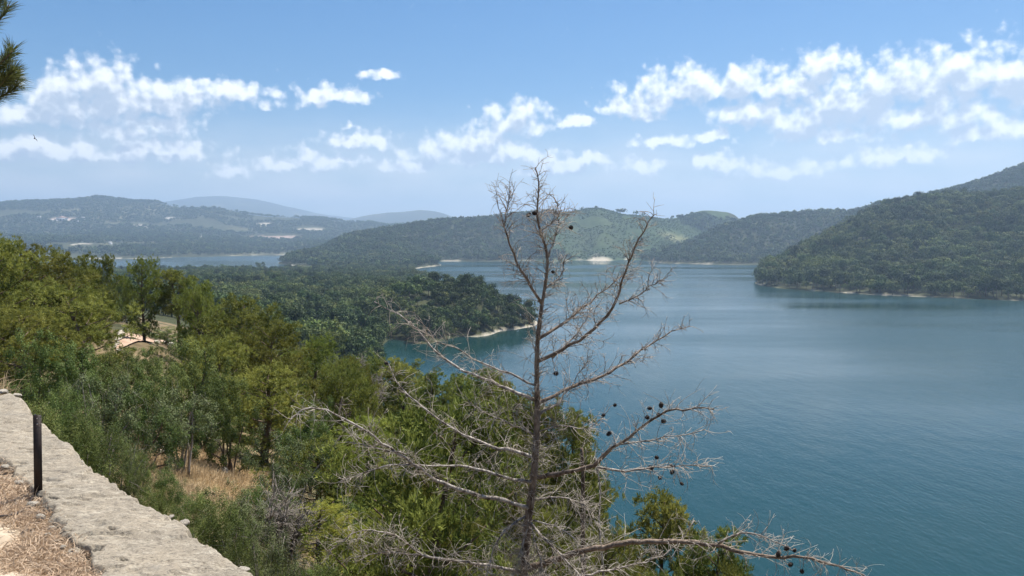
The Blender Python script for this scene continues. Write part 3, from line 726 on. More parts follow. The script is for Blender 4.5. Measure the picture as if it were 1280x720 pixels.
# ------------------------------------------------------------------ trees and bushes of the near slope: (column, row of the top, metres ahead, width in px, kind, label)
PB, PF, PY = 'pine', 'fine', 'young'
HERO = [
 (-22, 296, 36, 130, PB, 'tall pine cut by the left picture edge, its top reaching the far hills'),
 (38, 306, 40, 105, PB, 'broad pine second from the left edge, top against the far hills'),
 (85, 318, 44, 95, PB, 'rounded pine of the left row below the pale hill village'),
 (122, 321, 50, 46, PB, 'small dark round pine just left of the bay, ending the left row'),
 (176, 322, 54, 46, PB, 'slender pointed pine standing in front of the bay, beside the earth terrace'),
 (220, 331, 56, 74, 'tall', 'pine with bare dark trunks behind the earth terrace'),
 (250, 352, 50, 66, PB, 'pine right of the bare trunked pine, sloping down to the wood'),
 (98, 358, 33, 118, PB, 'big light green pine left of the earth terrace'),
 (22, 385, 29, 120, PB, 'dark pine low at the left edge under the tall row'),
 (296, 372, 46, 108, PB, 'light green pine rising in front of the plateau wood, right of terrace'),
 (343, 402, 40, 110, PB, 'light green pine on the canopy edge between the terrace and the grey bare bush'),
 (392, 424, 44, 88, PB, 'pine on the canopy edge just left of the grey bare bush'),
 (275, 420, 34, 100, PB, 'yellow green pine right below the earth terrace'),
 (330, 455, 29, 120, PB, 'middle slope pine under the canopy edge, left of the dead tree tips'),
 (420, 462, 34, 100, PB, 'pine below the grey bare bush in mid slope'),
 (505, 444, 54, 86, PB, 'pine on the canopy edge under the wooded knoll, near the inlet'),
 (545, 458, 47, 80, PB, 'pine at the small inlet of green water, left of the dead trunk'),
 (604, 448, 50, 78, PB, 'upright pine right of the inlet, directly left of the dead trunk'),
 (650, 478, 40, 96, PB, 'shaded pine directly behind the middle of the dead trunk'),
 (712, 500, 36, 88, PB, 'pine right of the dead trunk, its edge against the lake'),
 (735, 556, 28, 70, PB, 'narrow pine behind the thin bare trunk at the water edge'),
 (818, 590, 25, 108, PB, 'rounded green pine standing alone against the lake, right of dead tree'),
 (762, 640, 22, 100, PF, 'pine between the dead trunk and the lone lakeside pine'),
 (888, 650, 23, 84, PB, 'pine under the long low dead branch, right of the lone lakeside pine'),
 (915, 700, 21, 70, PB, 'rightmost pine, barely rising at the bottom under the dead branch'),
 (825, 690, 18, 120, PF, 'pine top under the long low dead branch at the bottom edge'),
 (455, 515, 24, 110, PY, 'bright yellow green young pine behind the long left dead branch'),
 (520, 535, 21, 110, PY, 'bright young pine seen through the dead twigs, left of dead trunk'),
 (572, 560, 25, 110, PB, 'pine close behind the dead tree on its left side'),
 (395, 545, 22, 110, PB, 'mid slope pine at the tip of the long left dead branch'),
 (480, 618, 17, 130, PY, 'bright pine behind the fan of pale twigs at the bottom'),
 (400, 622, 15.5, 130, PY, 'light green pine at the bottom between the grey bush and the pale twigs'),
 (570, 640, 18, 130, PF, 'dark pine low behind the foot of the dead tree, left side'),
 (690, 615, 21, 110, PF, 'pine low behind the foot of the dead tree, right side'),
 (640, 560, 26, 90, PB, 'shaded pine behind the lower dead trunk'),
 (152, 446, 24, 80, 'oak', 'green bush below the near corner of the earth terrace'),
 (128, 432, 29, 60, 'oak', 'dark bush under the right side of the big light pine'),
 (166, 433, 37, 62, 'oak', 'dark bush against the near edge of the earth terrace'),
 (192, 430, 40, 44, 'oak', 'small bush at the right front corner of the earth terrace'),
 (205, 602, 13.5, 74, 'bfine', 'low leafy bush at the front edge of the straw clearing, left half'),
 (248, 606, 13, 80, 'bfine', 'low leafy bush at the front edge of the straw clearing, middle'),
 (296, 606, 13.5, 80, 'bfine', 'low leafy bush at the front edge of the straw clearing, right half'),
 (168, 588, 14, 50, 'bfine', 'small leafy bush at the left front corner of the straw clearing'),
 (205, 408, 63, 50, 'oak', 'low dark scrub under the bare trunked pine behind the terrace'),
 (476, 447, 58, 72, PB, 'pine on the canopy edge right of the grey bare bush'),
 (578, 456, 55, 80, PB, 'pine on the canopy edge between the inlet and the dead trunk'),
 (632, 464, 47, 72, PB, 'pine top just left of the dead trunk at mid height'),
 (682, 488, 41, 80, PB, 'pine just right of the dead trunk at mid height'),
 (30, 474, 10.6, 36, 'bfine', 'small bush hiding the corner of the path beyond the wall end'),
 (240, 424, 27, 84, 'oak', 'dark broad bush covering the front of the earth terrace'),
 (200, 441, 25, 50, 'oak', 'dark green bush at the near corner of the earth terrace'),
 (48, 412, 22, 90, 'oak', 'dark evergreen bush behind the path at the left edge'),
 (92, 425, 22, 70, 'oak', 'mid green bush right of the path, under the big light pine'),
 (118, 446, 17, 76, 'grey', 'grey half bare bush with pale twigs above the ruined wall end'),
 (58, 466, 12.5, 95, 'bfine', 'dark blue green bush close behind the far end of the wall'),
 (108, 494, 12, 105, 'bfine', 'dark green bush behind the wall, right of the iron post'),
 (165, 470, 19, 90, 'oak', 'green bush in mid slope above the straw clearing, left side'),
 (228, 478, 21, 110, 'grey', 'grey green rounded oak above the straw clearing'),
 (285, 470, 24, 90, 'oak', 'dark bush right of the grey green oak, above the clearing'),
 (255, 515, 27, 70, 'oak', 'shaded bush at the back of the straw clearing'),
 (345, 540, 19, 105, 'grey', 'pale grey green bush right of the straw clearing'),
 (195, 592, 11, 62, 'bfine', 'leafy bush overhanging the middle of the wall edge'),
 (262, 598, 10.2, 84, 'bfine', 'dense dark bush beside the wall edge, with a black hollow'),
 (325, 640, 9.6, 110, 'gfine', 'grey green twiggy bush low beside the near wall end'),
 (395, 690, 9.0, 110, 'bfine', 'leafy bush at the bottom edge right of the wall'),
 (340, 590, 14, 110, 'bfine', 'green bush right of the clearing, behind the twiggy bush'),
 (380, 500, 27, 80, 'oak', 'dark bush in mid slope at the tip of the left dead branch'),
 (145, 545, 13.5, 60, 'gfine', 'thin see-through bush with bare stems at the left of the straw clearing'),
]
KINDS = {PB: (PINES, 'pine_tree', 'pine tree'), 'tall': ([TALL], 'pine_tree', 'pine tree'), PF: (PINES_FINE[:1], 'pine_tree', 'pine tree'), PY: (PINES_FINE[1:], 'pine_tree', 'pine tree'),
         'oak': (BUSHES, 'evergreen_bush', 'bush'), 'grey': (BUSH_GREY, 'grey_bush', 'bush'), 'bfine': (BUSH_FINE[:1], 'leafy_bush', 'bush'), 'gfine': (BUSH_FINE[1:], 'twiggy_bush', 'bush')}
occupied = []
for i, (px, py, D, wpx, kind, label) in enumerate(HERO):
    top = at(px, py, D); gz0 = tz(top.x, D)
    vs, nm, cat = KINDS[kind]; v = vs[i % len(vs)]
    h = max(top.z - gz0, 1.2)
    if kind == PB and h < 7.6: v = SHORT[i % 4]
    w_ = wpx / FPX * D * 1.12
    if cat == 'bush': w_ = max(w_, h * (.5 if kind == 'gfine' else .8))
    else: w_ = max(w_, h * .36)
    e = place(v, nm, (top.x, D, gz0 - .1), w_ / v['W'], (h + .1) / (v['H'] * (1.05 if 'pine' in nm else .97)), random.uniform(0, 6.28), label, cat,
              'pines of the near slope' if 'pine' in nm else 'bushes of the near slope', ('trunk', 'limbs', 'crown', 'stem', 'foliage'))
    occupied.append((top.x, D, w_ * .35))

# filling between them: shrubs and pines that the photo shows only as one canopy
LINE = np.array([(-60, 300), (0, 305), (140, 335), (240, 360), (300, 385), (390, 432), (470, 452), (560, 474), (610, 462), (700, 500), (745, 545), (775, 610), (820, 602), (880, 655), (940, 712), (1000, 775), (1100, 900)])
KEEP_OUT = [(150, 556, 318, 600), (143, 406, 216, 443), (0, 455, 42, 492)]
wall_edge = lambda x, y: (x + 1.29) * .73 + (y - 3.9) * .68    # > 0 outside the wall
nfill = 0
for t in range(2600):
    D = float(np.exp(rng.uniform(math.log(8.5), math.log(130)))); px = rng.uniform(-60, 980)
    x = at(px, 330, D).x
    if wall_edge(x, D) < 1.3 or (x < -5 and D < 11): continue
    z0 = tz(x, D)
    pine = rng.uniform() < (.45 if D > 26 else .1)
    h = rng.uniform(4, 7) if pine else (rng.uniform(1.6, 3.4) if D > 16 else rng.uniform(.9, 1.6))
    w_ = h * rng.uniform(.5, .65) if pine else h * rng.uniform(.9, 1.25)
    if any((x - ox) ** 2 + (D - oy) ** 2 < (w_ * .4 + r_ * .7) ** 2 for ox, oy, r_ in occupied): continue
    tx, ty = pix(x, D, z0 + h); bx_, by_ = pix(x, D, z0)
    if ty < np.interp(px, LINE[:, 0], LINE[:, 1]) + 6: continue
    hw = w_ / 2 / D * FPX
    if any(tx + hw > k[0] and tx - hw < k[2] and ty < k[3] and by_ > k[1] for k in KEEP_OUT): continue
    if ty > 780 : continue
    occupied.append((x, D, w_ * .42))
    if pine:
        v = (PINES if h > 7 else SHORT)[rng.integers(4)]; nm, cat, lb, gr = 'pine_tree', 'pine tree', 'smaller pine filling the canopy of the near slope', 'pines filling the near slope canopy'
    else:
        v = BUSH_GREY[rng.integers(2)] if rng.uniform() < .25 else (BUSHES[rng.integers(3)] if D > 16 else BUSH_FINE[0])
        nm, cat, lb, gr = 'evergreen_bush', 'bush', 'low bush filling gaps in the canopy of the near slope', 'bushes filling the near slope canopy'
    zone = 'left of the earth terrace' if px < 150 else 'below the terrace, above the straw clearing' if px < 330 else 'left of the dead pine trunk' if px < 660 else 'right of the dead pine trunk'
    zone = ('close below the wall, ' if D < 18 else 'in mid slope, ' if D < 45 else 'far down the slope, ') + zone
    lb = ('small filling pine ' if pine else 'low filling bush ') + zone; gr = gr + ', ' + zone
    place(v, nm, (x, D, z0 - .1), w_ / v['W'], h / v['H'], rng.uniform(0, 6.28), lb, cat, gr, ('trunk', 'limbs', 'crown', 'stem', 'foliage'))
    nfill += 1
    if nfill >= 290: break
print('fill', nfill)

# ------------------------------------------------------------------ woods of the middle and far distance
WOOD = [make_wood_tree(500 + i, H=h_, Rad=r_, mat='wood_leaf2' if i in (3, 5) else 'wood_leaf') for i, (h_, r_) in enumerate(((9, 3.6), (8, 3.9), (10, 3.4), (8.5, 3.2), (7.5, 3.6), (9, 3.9)))]
FARW = [make_wood_tree(520 + i, H=9, Rad=4.2, n=120, size=1.6, mat='wood_leaf2' if i == 3 else 'far_leaf') for i in range(4)]
BUSHW = [make_wood_tree(540 + i, H=3.4, Rad=2.2, n=60, size=1.3, mat='bush_leaf') for i in range(2)]

# sight lines over the bare terrain, to leave out what lies wholly behind a ridge
seen_a = np.arange(-44, 44, .25); seen_r = np.geomspace(200, 6000, 340)
SA, SR = np.meshgrid(np.radians(seen_a), seen_r, indexing='ij')
sz = terrain_z((SR * np.sin(SA)).ravel(), (SR * np.cos(SA)).ravel()).reshape(SA.shape)
slope = (np.maximum(sz, 0) - EYE) / SR
run = np.maximum.accumulate(slope, axis=1)
def visible(x, y, ztop, tol=.007):
    r = np.hypot(x, y); a = np.degrees(np.arctan2(x, y))
    ia = np.clip(((a + 44) / .25).astype(int), 0, len(seen_a) - 1)
    ir = np.clip((np.log(r / 200) / np.log(6000 / 200) * 339).astype(int) - 2, 0, 339)
    return (ztop - EYE) / r > run[ia, ir] - tol
def scatter(D0, D1, px0, px1, spacing, test, hmax=10):
    u0, u1 = (px0 - 640) / FPX, (px1 - 640) / FPX
    n = int((u1 - u0) * (D1 ** 2 - D0 ** 2) / 2 / spacing ** 2 * 2.6)
    D = np.sqrt(rng.uniform(D0 ** 2, D1 ** 2, n)); x = rng.uniform(u0, u1, n) * D
    z = terrain_z(x, D); qx, qy = pix(x, D, z)
    ok = (z > .5) & test(qx, qy, x, D, z) & visible(x, D, z + hmax)
    x, D, z = x[ok], D[ok], z[ok]
    # thin out trees that stand in one another
    cell = {}; keep = []
    cs = spacing * .9
    for i in range(len(x)):
        k = (int(x[i] // cs), int(D[i] // cs))
        if k in cell: continue
        cell[k] = 1; keep.append(i)
    return x[keep], D[keep], z[keep]

def forest(name, label, pts, variants, smin, smax, sq=1.0):
    """an uncountable wood: one object, trees instanced on its points"""
    x, y, z = pts
    me = bpy.data.meshes.new(name); me.vertices.add(len(x))
    me.vertices.foreach_set('co', np.stack([x, y, z - .3], -1).astype(np.float32).ravel())
    for an, val in (('size', smin * .65 + (smax * 1.25 - smin * .65) * rng.uniform(0, 1, len(x)) ** 1.5), ('turn', rng.uniform(0, 6.28, len(x)))):
        a = me.attributes.new(an, 'FLOAT', 'POINT'); a.data.foreach_set('value', val.astype(np.float32))
    a = me.attributes.new('pick', 'INT', 'POINT'); a.data.foreach_set('value', (np.clip(fbm(x / 45, y / 45, 3, 33) * 1.3 + .5 + rng.normal(0, .16, len(x)), 0, .999) * len(variants)).astype(np.int32))
    o = obj(name, me); tag(o, label, None, kind='stuff')
    cl = bpy.data.collections.new(name + '_kinds')
    for v in variants:
        vo = bpy.data.objects.new('wood_tree_kind', v['both']); cl.objects.link(vo)
    g = bpy.data.node_groups.new(name + '_scatter', 'GeometryNodeTree')
    g.interface.new_socket('Geometry', in_out='INPUT', socket_type='NodeSocketGeometry')
    g.interface.new_socket('Geometry', in_out='OUTPUT', socket_type='NodeSocketGeometry')
    n, l = g.nodes, g.links
    gi, go = n.new('NodeGroupInput'), n.new('NodeGroupOutput')
    ci = n.new('GeometryNodeCollectionInfo'); ci.inputs['Collection'].default_value = cl
    ci.inputs['Separate Children'].default_value = True; ci.inputs['Reset Children'].default_value = True
    ip = n.new('GeometryNodeInstanceOnPoints'); ip.inputs['Pick Instance'].default_value = True
    def na_(nm, dt):
        q = n.new('GeometryNodeInputNamedAttribute'); q.data_type = dt; q.inputs['Name'].default_value = nm; return q.outputs[0]
    cx = n.new('ShaderNodeCombineXYZ'); l.new(na_('turn', 'FLOAT'), cx.inputs[2])
    l.new(gi.outputs[0], ip.inputs['Points']); l.new(ci.outputs[0], ip.inputs['Instance'])
    l.new(na_('pick', 'INT'), ip.inputs['Instance Index']); l.new(cx.outputs[0], ip.inputs['Rotation']); l.new(na_('size', 'FLOAT'), ip.inputs['Scale'])
    l.new(ip.outputs[0], go.inputs[0])
    md = o.modifiers.new('scatter', 'NODES'); md.node_group = g
    return o

def individuals(pts, n, name, label, cat, group, variants, smin, smax):
    """the n nearest trees as things of their own; the rest is returned"""
    x, y, z = pts
    order = np.argsort(np.hypot(x, y)); first = order[:n]; rest = order[n:]
    for i in first:
        v = variants[rng.integers(len(variants))]
        s = smin * .8 + (smax * 1.2 - smin * .8) * rng.uniform() ** 1.3
        v = variants[int(np.clip(fbm(np.array([x[i] / 45]), np.array([y[i] / 45]), 3, 33)[0] * 1.3 + .5 + rng.normal(0, .16), 0, .999) * len(variants))]
        place(v, name, (x[i], y[i], z[i] - .3), s, s * rng.uniform(.85, 1.15), rng.uniform(0, 6.28), label, cat, group, ('trunk', 'crown'))
    return x[rest], y[rest], z[rest]

def t_pen(qx, qy, x, D, z):
    sand = ((np.abs(x - at(395, 337, 1560).x) < 60) & (np.abs(D - 1560) < 75)) | ((np.abs(x - at(508, 338, 1470).x) < 30) & (np.abs(D - 1470) < 70))
    strip = (D > 1400) & (qx < 350)
    knoll = (qx > 440) & (D < 900)
    thin = fbm(x / 90, D / 90, 3, 77) > .12
    return ~sand & ~strip & ~(thin & ~knoll & (D > 550)) & (z > .5)
pen = scatter(290, 1600, -40, 672, 7.0, t_pen)
vis_edge = np.interp(pix(*pen)[0], LINE[:, 0], LINE[:, 1])
m = pix(pen[0], pen[1], pen[2] + 9)[1] < vis_edge + 25
pen = tuple(p[m] for p in pen)
# the knoll by the water shows largest
kn = (pix(*pen)[0] > 400) & (pen[1] < 640)
knoll = tuple(p[kn] for p in pen); plateau = tuple(p[~kn] for p in pen)
rest1 = individuals(knoll, 300, 'woodland_tree', 'rounded dark green tree of the wooded knoll above the inlet', 'tree', 'trees of the knoll by the inlet', WOOD, .85, 1.35)
rest1 = tuple(np.concatenate([a, b]) for a, b in zip(rest1, plateau))
forest('woodland', 'dense dark green wood covering the peninsula and plateau', rest1, WOOD, .7, 1.25)

rh = scatter(740, 1560, 938, 1345, 9.6, lambda qx, qy, x, D, z: (z > .6) & (fbm(x / 30, D / 30, 3, 63) < .2) & ~((qx > 1180) & (qx < 1200) & (qy > 285) & (qy < 296)))
rest2 = individuals(rh, 300, 'hillside_tree', 'green tree low on the right hill, close above the lake shore', 'tree', 'trees low on the right hill shore', WOOD, 1.3, 2.1)
forest('hillside_woodland', 'dense wood covering the right hill down to the lake', rest2, WOOD, 1.1, 2.2)

def t_mid(qx, qy, x, D, z):
    mead = (qx > 655) & (qx < 905) & (qy < 316) & (D > 2150)
    edge = fbm(x / 150, D / 150, 3, 61) * 70
    mead = (qx + edge > 690) & (qx < 868 + edge) & (D > 2260)
    hill2 = (qx > 825) & (D < 2560) & (qx - 825 > (D - 2020) * .19)
    sand = (np.abs(x - at(745, 321, 2210).x) < 55) & (D < 2280)
    return (~mead | hill2) & ~sand & (z > 2.2)
mid = scatter(1560, 2960, 345, 1345, 11.5, t_mid)
forest('far_shore_woodland', 'dark wood on the hills across the lake', mid, FARW, .8, 1.75)
bush = scatter(2250, 2960, 660, 908, 8.5, lambda qx, qy, x, D, z: (z > 3) & (fbm(x / 70, D / 70, 3, 91) > -.12), 4)
forest('hill_scrub', 'low green scrub dotting the grassy middle hill', bush, BUSHW, .5, 1.25)
fl = scatter(2500, 5400, -60, 560, 20.0, lambda qx, qy, x, D, z: (z > 3) & (fbm(x / 260, D / 260, 4, 15) < .16) & (np.where(qx > 345, D > 3000, True)), 14)
patches = [(255, 298, 3900, 80), (340, 297, 4100, 170), (215, 277, 4600, 60), (85, 297, 3700, 55), (103, 314, 2900, 60), (173, 284, 4200, 60), (78, 277, 4280, 75), (330, 281, 4700, 70), (385, 289, 4500, 100)]
mk = np.ones(len(fl[0]), bool)
for (a, b, c, d) in patches:
    q = at(a, b, c); mk &= np.hypot(fl[0] - q.x, (fl[1] - q.y)) > d
fl = tuple(p[mk] for p in fl)
forest('distant_woodland', 'hazy blue green wood on the far hills behind the bay', fl, FARW, 1.3, 2.1)
print('trees', len(pen[0]), len(rh[0]), len(mid[0]), len(bush[0]), len(fl[0]))

# single trees that stand clear
def single(px, base_py, D, wpx, hpx, label, v, z=None):
    p = at(px, base_py, D); z = tz(p.x, D) if z is None else z
    place(v, 'lone_tree', (p.x, D, z - .3), wpx / FPX * D / v['W'], hpx / FPX * D / v['H'], random.uniform(0, 6), label, 'tree', None, ('trunk', 'crown'))
for px, w_, h_, lb in ((241, 6, 7, 'small dark tree on the pale bay shore, first from the left'), (251, 7, 6, 'low dark tree on the pale bay shore, second from the left'), (264, 8, 7, 'rounded dark tree on the bay shore, third from the left'),
                       (281, 14, 9, 'widest dark tree on the bay shore, in the middle of the row'), (303, 9, 7, 'low dark tree right of the widest one on the bay shore'), (325, 11, 12, 'tallest dark tree on the bay shore, right end of the row'), (348, 6, 5, 'tiny dark tree on the bay shore beside the hill foot')):
    single(px, 335, 1500, w_, h_, lb, WOOD[int(px) % 5])
for px, D, w_, h_, lb in ((719, 2790, 4, 7, 'small tree on the hill crest, leftmost of the skyline trees'), (727, 2795, 5, 8, 'second skyline tree on the crest of the grassy hill'), (745, 2805, 5, 6, 'lone small tree just right of the grassy hill top'),
                          (776, 2855, 16, 10, 'wide dark tree clump on the skyline saddle'), (795, 2900, 7, 9, 'round dark tree on the skyline right of the clump'), (804, 2900, 6, 6, 'low dark tree beside the round skyline tree'), (840, 2900, 5, 8, 'upright tree by the pale bare patch on the skyline'),
                          (856, 2900, 7, 5, 'low tree right of the upright skyline tree'), (865, 2900, 5, 5, 'last small skyline tree before the right knob')):
    single(px, 268, D, w_ * .85, h_ * .8, lb, FARW[int(px) % 4])

# ------------------------------------------------------------------ rocks
def make_rock(seed, flat=.6, sub=2):
    import bmesh
    g = np.random.default_rng(seed)
    bm = bmesh.new(); bmesh.ops.create_icosphere(bm, subdivisions=sub, radius=1.0)
    cuts = [(unit(g.normal(0, 1, 3)), g.uniform(.55, .9)) for _ in range(9)]
    for v in bm.verts:
        p = np.array(v.co)
        for n_, d in cuts:
            k = p @ n_
            if k > d: p = p - n_ * (k - d) * .85
        p = p * (1 + .08 * math.sin(p[0] * 7 + seed) * math.cos(p[1] * 6))
        v.co = (p[0], p[1], p[2] * flat)
    me = bpy.data.meshes.new('rock'); bm.to_mesh(me); bm.free(); me.materials.append(M['rock'])
    return me
ROCKS = [make_rock(i, f) for i, f in enumerate((.55, .5, .7, .45))]

# ------------------------------------------------------------------ the ruined wall and the ground the camera stands on
WZ = 58.3
OUT = [on_plane(a, b, WZ) for a, b in ((14, 490), (28, 499), (45, 518), (75, 544), (112, 577), (150, 606), (192, 637), (232, 656), (262, 682), (320, 720), (420, 792), (640, 960))]
INN = [on_plane(a, b, WZ) for a, b in ((-120, 528), (-60, 548), (0, 572), (20, 592), (48, 622), (74, 650), (100, 685), (122, 718), (160, 790), (300, 960))]
def resample(P, n):
    P = np.array([tuple(p) for p in P]); s = np.concatenate([[0], np.cumsum(np.linalg.norm(np.diff(P, axis=0), axis=1))])
    t = np.linspace(0, s[-1], n)
    return np.stack([np.interp(t, s, P[:, c]) for c in range(3)], -1)
NA, NB = 620, 64
Oe, Ie = resample(OUT, NA), resample(INN, NA)
tt = np.linspace(0, 1, NB)
jag = (fbm(np.arange(NA) / 22.0, np.zeros(NA), 4, 5) * .09 + (vnoise(np.arange(NA) / 13.0, np.zeros(NA), 8) > .78) * .022)
W2 = Oe[:, None] * (1 - tt[None, :, None]) + Ie[:, None] * tt[None, :, None]
acr = unit(Ie - Oe)
W2 = W2 + acr[:, None] * (jag[:, None] * (1 - tt[None, :]) ** 2)[..., None] + acr[:, None] * ((fbm(np.arange(NA) / 11.0, np.zeros(NA) + 7, 3, 6) * .14)[:, None] * tt[None, :] ** 3)[..., None]
X, Y = W2[..., 0], W2[..., 1]
pit = sstep(.16, .24, fbm(X / .13, Y / .055, 3, 12)) * .016 + sstep(.2, .34, fbm(X / .32, Y / .32, 3, 14)) * .02
H = .05 * fbm(X / .9, Y / .9, 3, 10) + .018 * fbm(X / .24, Y / .14, 4, 11) + .009 * fbm(X / .035, Y / .035, 2, 13) - pit
# slabs of old mortar with broken steps
slab = vnoise(X / .45 + .6 * fbm(X / .3, Y / .3, 2, 44), Y / .3, 17); H = H + .009 * (sstep(.45, .5, slab) - .5) + .008 * (sstep(.7, .73, slab))
def carve(pts, width, depth):
    global H
    P = np.array([tuple(on_plane(a, b, WZ))[:2] for a, b in pts])
    d = np.full(X.shape, 9.)
    Xw = X + .03 * fbm(X / .08, Y / .08, 3, 71); Yw = Y + .03 * fbm(X / .08, Y / .08, 3, 72)
    for p, q in zip(P[:-1], P[1:]):
        v = q - p; t = np.clip(((Xw - p[0]) * v[0] + (Yw - p[1]) * v[1]) / (v @ v), 0, 1)
        d = np.minimum(d, np.hypot(Xw - p[0] - t * v[0], Yw - p[1] - t * v[1]))
    H = H - depth * sstep(width, width * .35, d)
carve(((80, 668), (90, 676), (109, 683), (129, 682)), .016, .06)
carve(((110, 683), (112, 700), (108, 720)), .012, .05)
carve(((60, 622), (72, 624)), .014, .05); carve(((135, 661), (146, 663)), .012, .04); carve(((150, 697), (158, 699)), .012, .04)
carve(((28, 598), (38, 612), (46, 618)), .02, .07)
H = H - .05 * sstep(.03, .0, tt)[None, :] - .03 * sstep(.94, 1.0, tt)[None, :]
W2[..., 2] = WZ + H
down = W2[:, :1].copy(); down[..., 2] -= .25; down[:, 0] += acr * .02
down2 = down.copy(); down2[..., 2] = 53.2; down2[:, 0] += acr * .15
inn = W2[:, -1:].copy(); inn[..., 2] -= .5
G = np.concatenate([down2, down, W2, inn], 1); nb = G.shape[1]
i_, j_ = np.meshgrid(np.arange(NA - 1), np.arange(nb - 1), indexing='ij'); q = (i_ * nb + j_).ravel()
def stone_mat():
    m, n, l, out = new_mat('weathered_wall_top')
    geo = n.new('ShaderNodeNewGeometry')
    def nz(s, d, r=.6, st=None):
        x = n.new('ShaderNodeTexNoise'); x.inputs['Scale'].default_value = s; x.inputs['Detail'].default_value = d; x.inputs['Roughness'].default_value = r
        if st:
            mp = n.new('ShaderNodeMapping'); mp.inputs['Scale'].default_value = st; mp.inputs['Rotation'].default_value = (0, 0, R(20)); l.new(geo.outputs['Position'], mp.inputs[0]); l.new(mp.outputs[0], x.inputs['Vector'])
        else: l.new(geo.outputs['Position'], x.inputs['Vector'])
        return x
    def ramp(src, a, b, c0, c1):
        mr = n.new('ShaderNodeMapRange'); mr.inputs[1].default_value = a; mr.inputs[2].default_value = b; l.new(src.outputs['Fac'], mr.inputs[0])
        mx = n.new('ShaderNodeMix'); mx.data_type = 'RGBA'
        for k, c in ((6, c0), (7, c1)):
            if isinstance(c, tuple): mx.inputs[k].default_value = (*c, 1)
            else: l.new(c, mx.inputs[k])
        l.new(mr.outputs[0], mx.inputs[0]); return mx.outputs[2]
    a = ramp(nz(2.2, 6), .35, .65, (.335, .285, .215), (.24, .21, .165))
    b = ramp(nz(9, 8, .7, (1, 2.2, 1)), .5, .72, a, (.46, .41, .325))
    c = ramp(nz(26, 9, .8, (1, 2.4, 1)), .5, .62, b, (.13, .11, .088))
    c = ramp(nz(60, 6, .8, (1, 1.8, 1)), .55, .68, c, (.52, .475, .395))
    d = ramp(nz(4.5, 6, .7), .58, .75, c, (.20, .185, .16))
    p = n.new('ShaderNodeBsdfPrincipled'); p.inputs['Roughness'].default_value = .95; p.inputs['Specular IOR Level'].default_value = .15
    l.new(d, p.inputs['Base Color'])
    bm = n.new('ShaderNodeBump'); bm.inputs['Strength'].default_value = .9; bm.inputs['Distance'].default_value = .02
    l.new(nz(38, 8, .7).outputs['Fac'], bm.inputs['Height']); l.new(bm.outputs[0], p.inputs['Normal']); l.new(p.outputs[0], out.inputs['Surface'])
    return m
M['wall'] = stone_mat()
wall = empty('stone_wall', tuple(Oe[300]))
wb = mesh_np('wall_core', G.reshape(-1, 3) - Oe[300], np.stack([q, q + nb, q + nb + 1, q + 1], -1), M['wall'], None, True)
obj('wall_core', wb, wall)
tag(wall, 'top of a ruined pale stone wall running along the lower left', 'wall')
wloc = Oe[300]
for k, (a, b, wd, fl_, dz) in enumerate(((4, 489, 16, .8, .0), (20, 494, 14, .8, -.01), (214, 646, 10, .8, -.02), (231, 653, 14, 1.2, -.01),
                                     (303, 713, 18, .8, -.02), (41, 631, 24, 1.2, -.03), (50, 646, 20, 1, -.02), (8, 583, 16, 1, -.02), (25, 603, 18, .8, -.03), (66, 660, 17, 1, -.03), (60, 668, 10, 1, -.02), (92, 690, 30, 1, -.04), (112, 712, 26, 1, -.05), (70, 676, 9, 1, -.02), (78, 684, 12, 1, -.02))):
    p = on_plane(a, b, WZ + dz) - Vector(wloc)
    s = wd / FPX * on_plane(a, b, WZ).y / 2 * (.75 if k > 4 else 1)
    o = obj('stone', ROCKS[k % 4], wall, p); o.scale = (s, s * random.uniform(.8, 1.2), s * fl_); o.rotation_euler = (random.uniform(-.2, .2), random.uniform(-.2, .2), random.uniform(0, 6))

# earth behind the wall
na2, nb2 = 90, 50
E0 = resample([Vector((p.x, p.y, 0)) for p in INN], na2); nrm2 = np.stack([-(np.gradient(E0[:, 1])), np.gradient(E0[:, 0]), np.zeros(na2)], -1); nrm2 = unit(nrm2)
if (nrm2[na2 // 2] @ np.array([-.73, -.68, 0])) < 0: nrm2 = -nrm2
dist = np.concatenate([[-.25], np.geomspace(.02, 9, nb2 - 1)])
EG = E0[:, None] + (np.array([-.73, -.68, 0]))[None, None] * dist[None, :, None]
EG[..., 2] = WZ - .03 - .07 * sstep(.4, .0, dist)[None] + .10 * fbm(EG[..., 0] / .7, EG[..., 1] / .7, 3, 81) + .03 * fbm(EG[..., 0] / .12, EG[..., 1] / .12, 3, 82) + .25 * sstep(0, 2.5, dist)[None]
M['earth'] = plain_mat('dry_earth', (.30, .235, .165), (.50, .42, .32), 5, .95, .8, coord='Object', lo=.35, hi=.65)
i_, j_ = np.meshgrid(np.arange(na2 - 1), np.arange(nb2 - 1), indexing='ij'); q = (i_ * nb2 + j_).ravel()
tag(obj('ground', mesh_np('ground', EG.reshape(-1, 3), np.stack([q, q + 1, q + nb2 + 1, q + nb2], -1), M['earth'], None, True)), 'dry earth behind the wall', None, kind='structure')
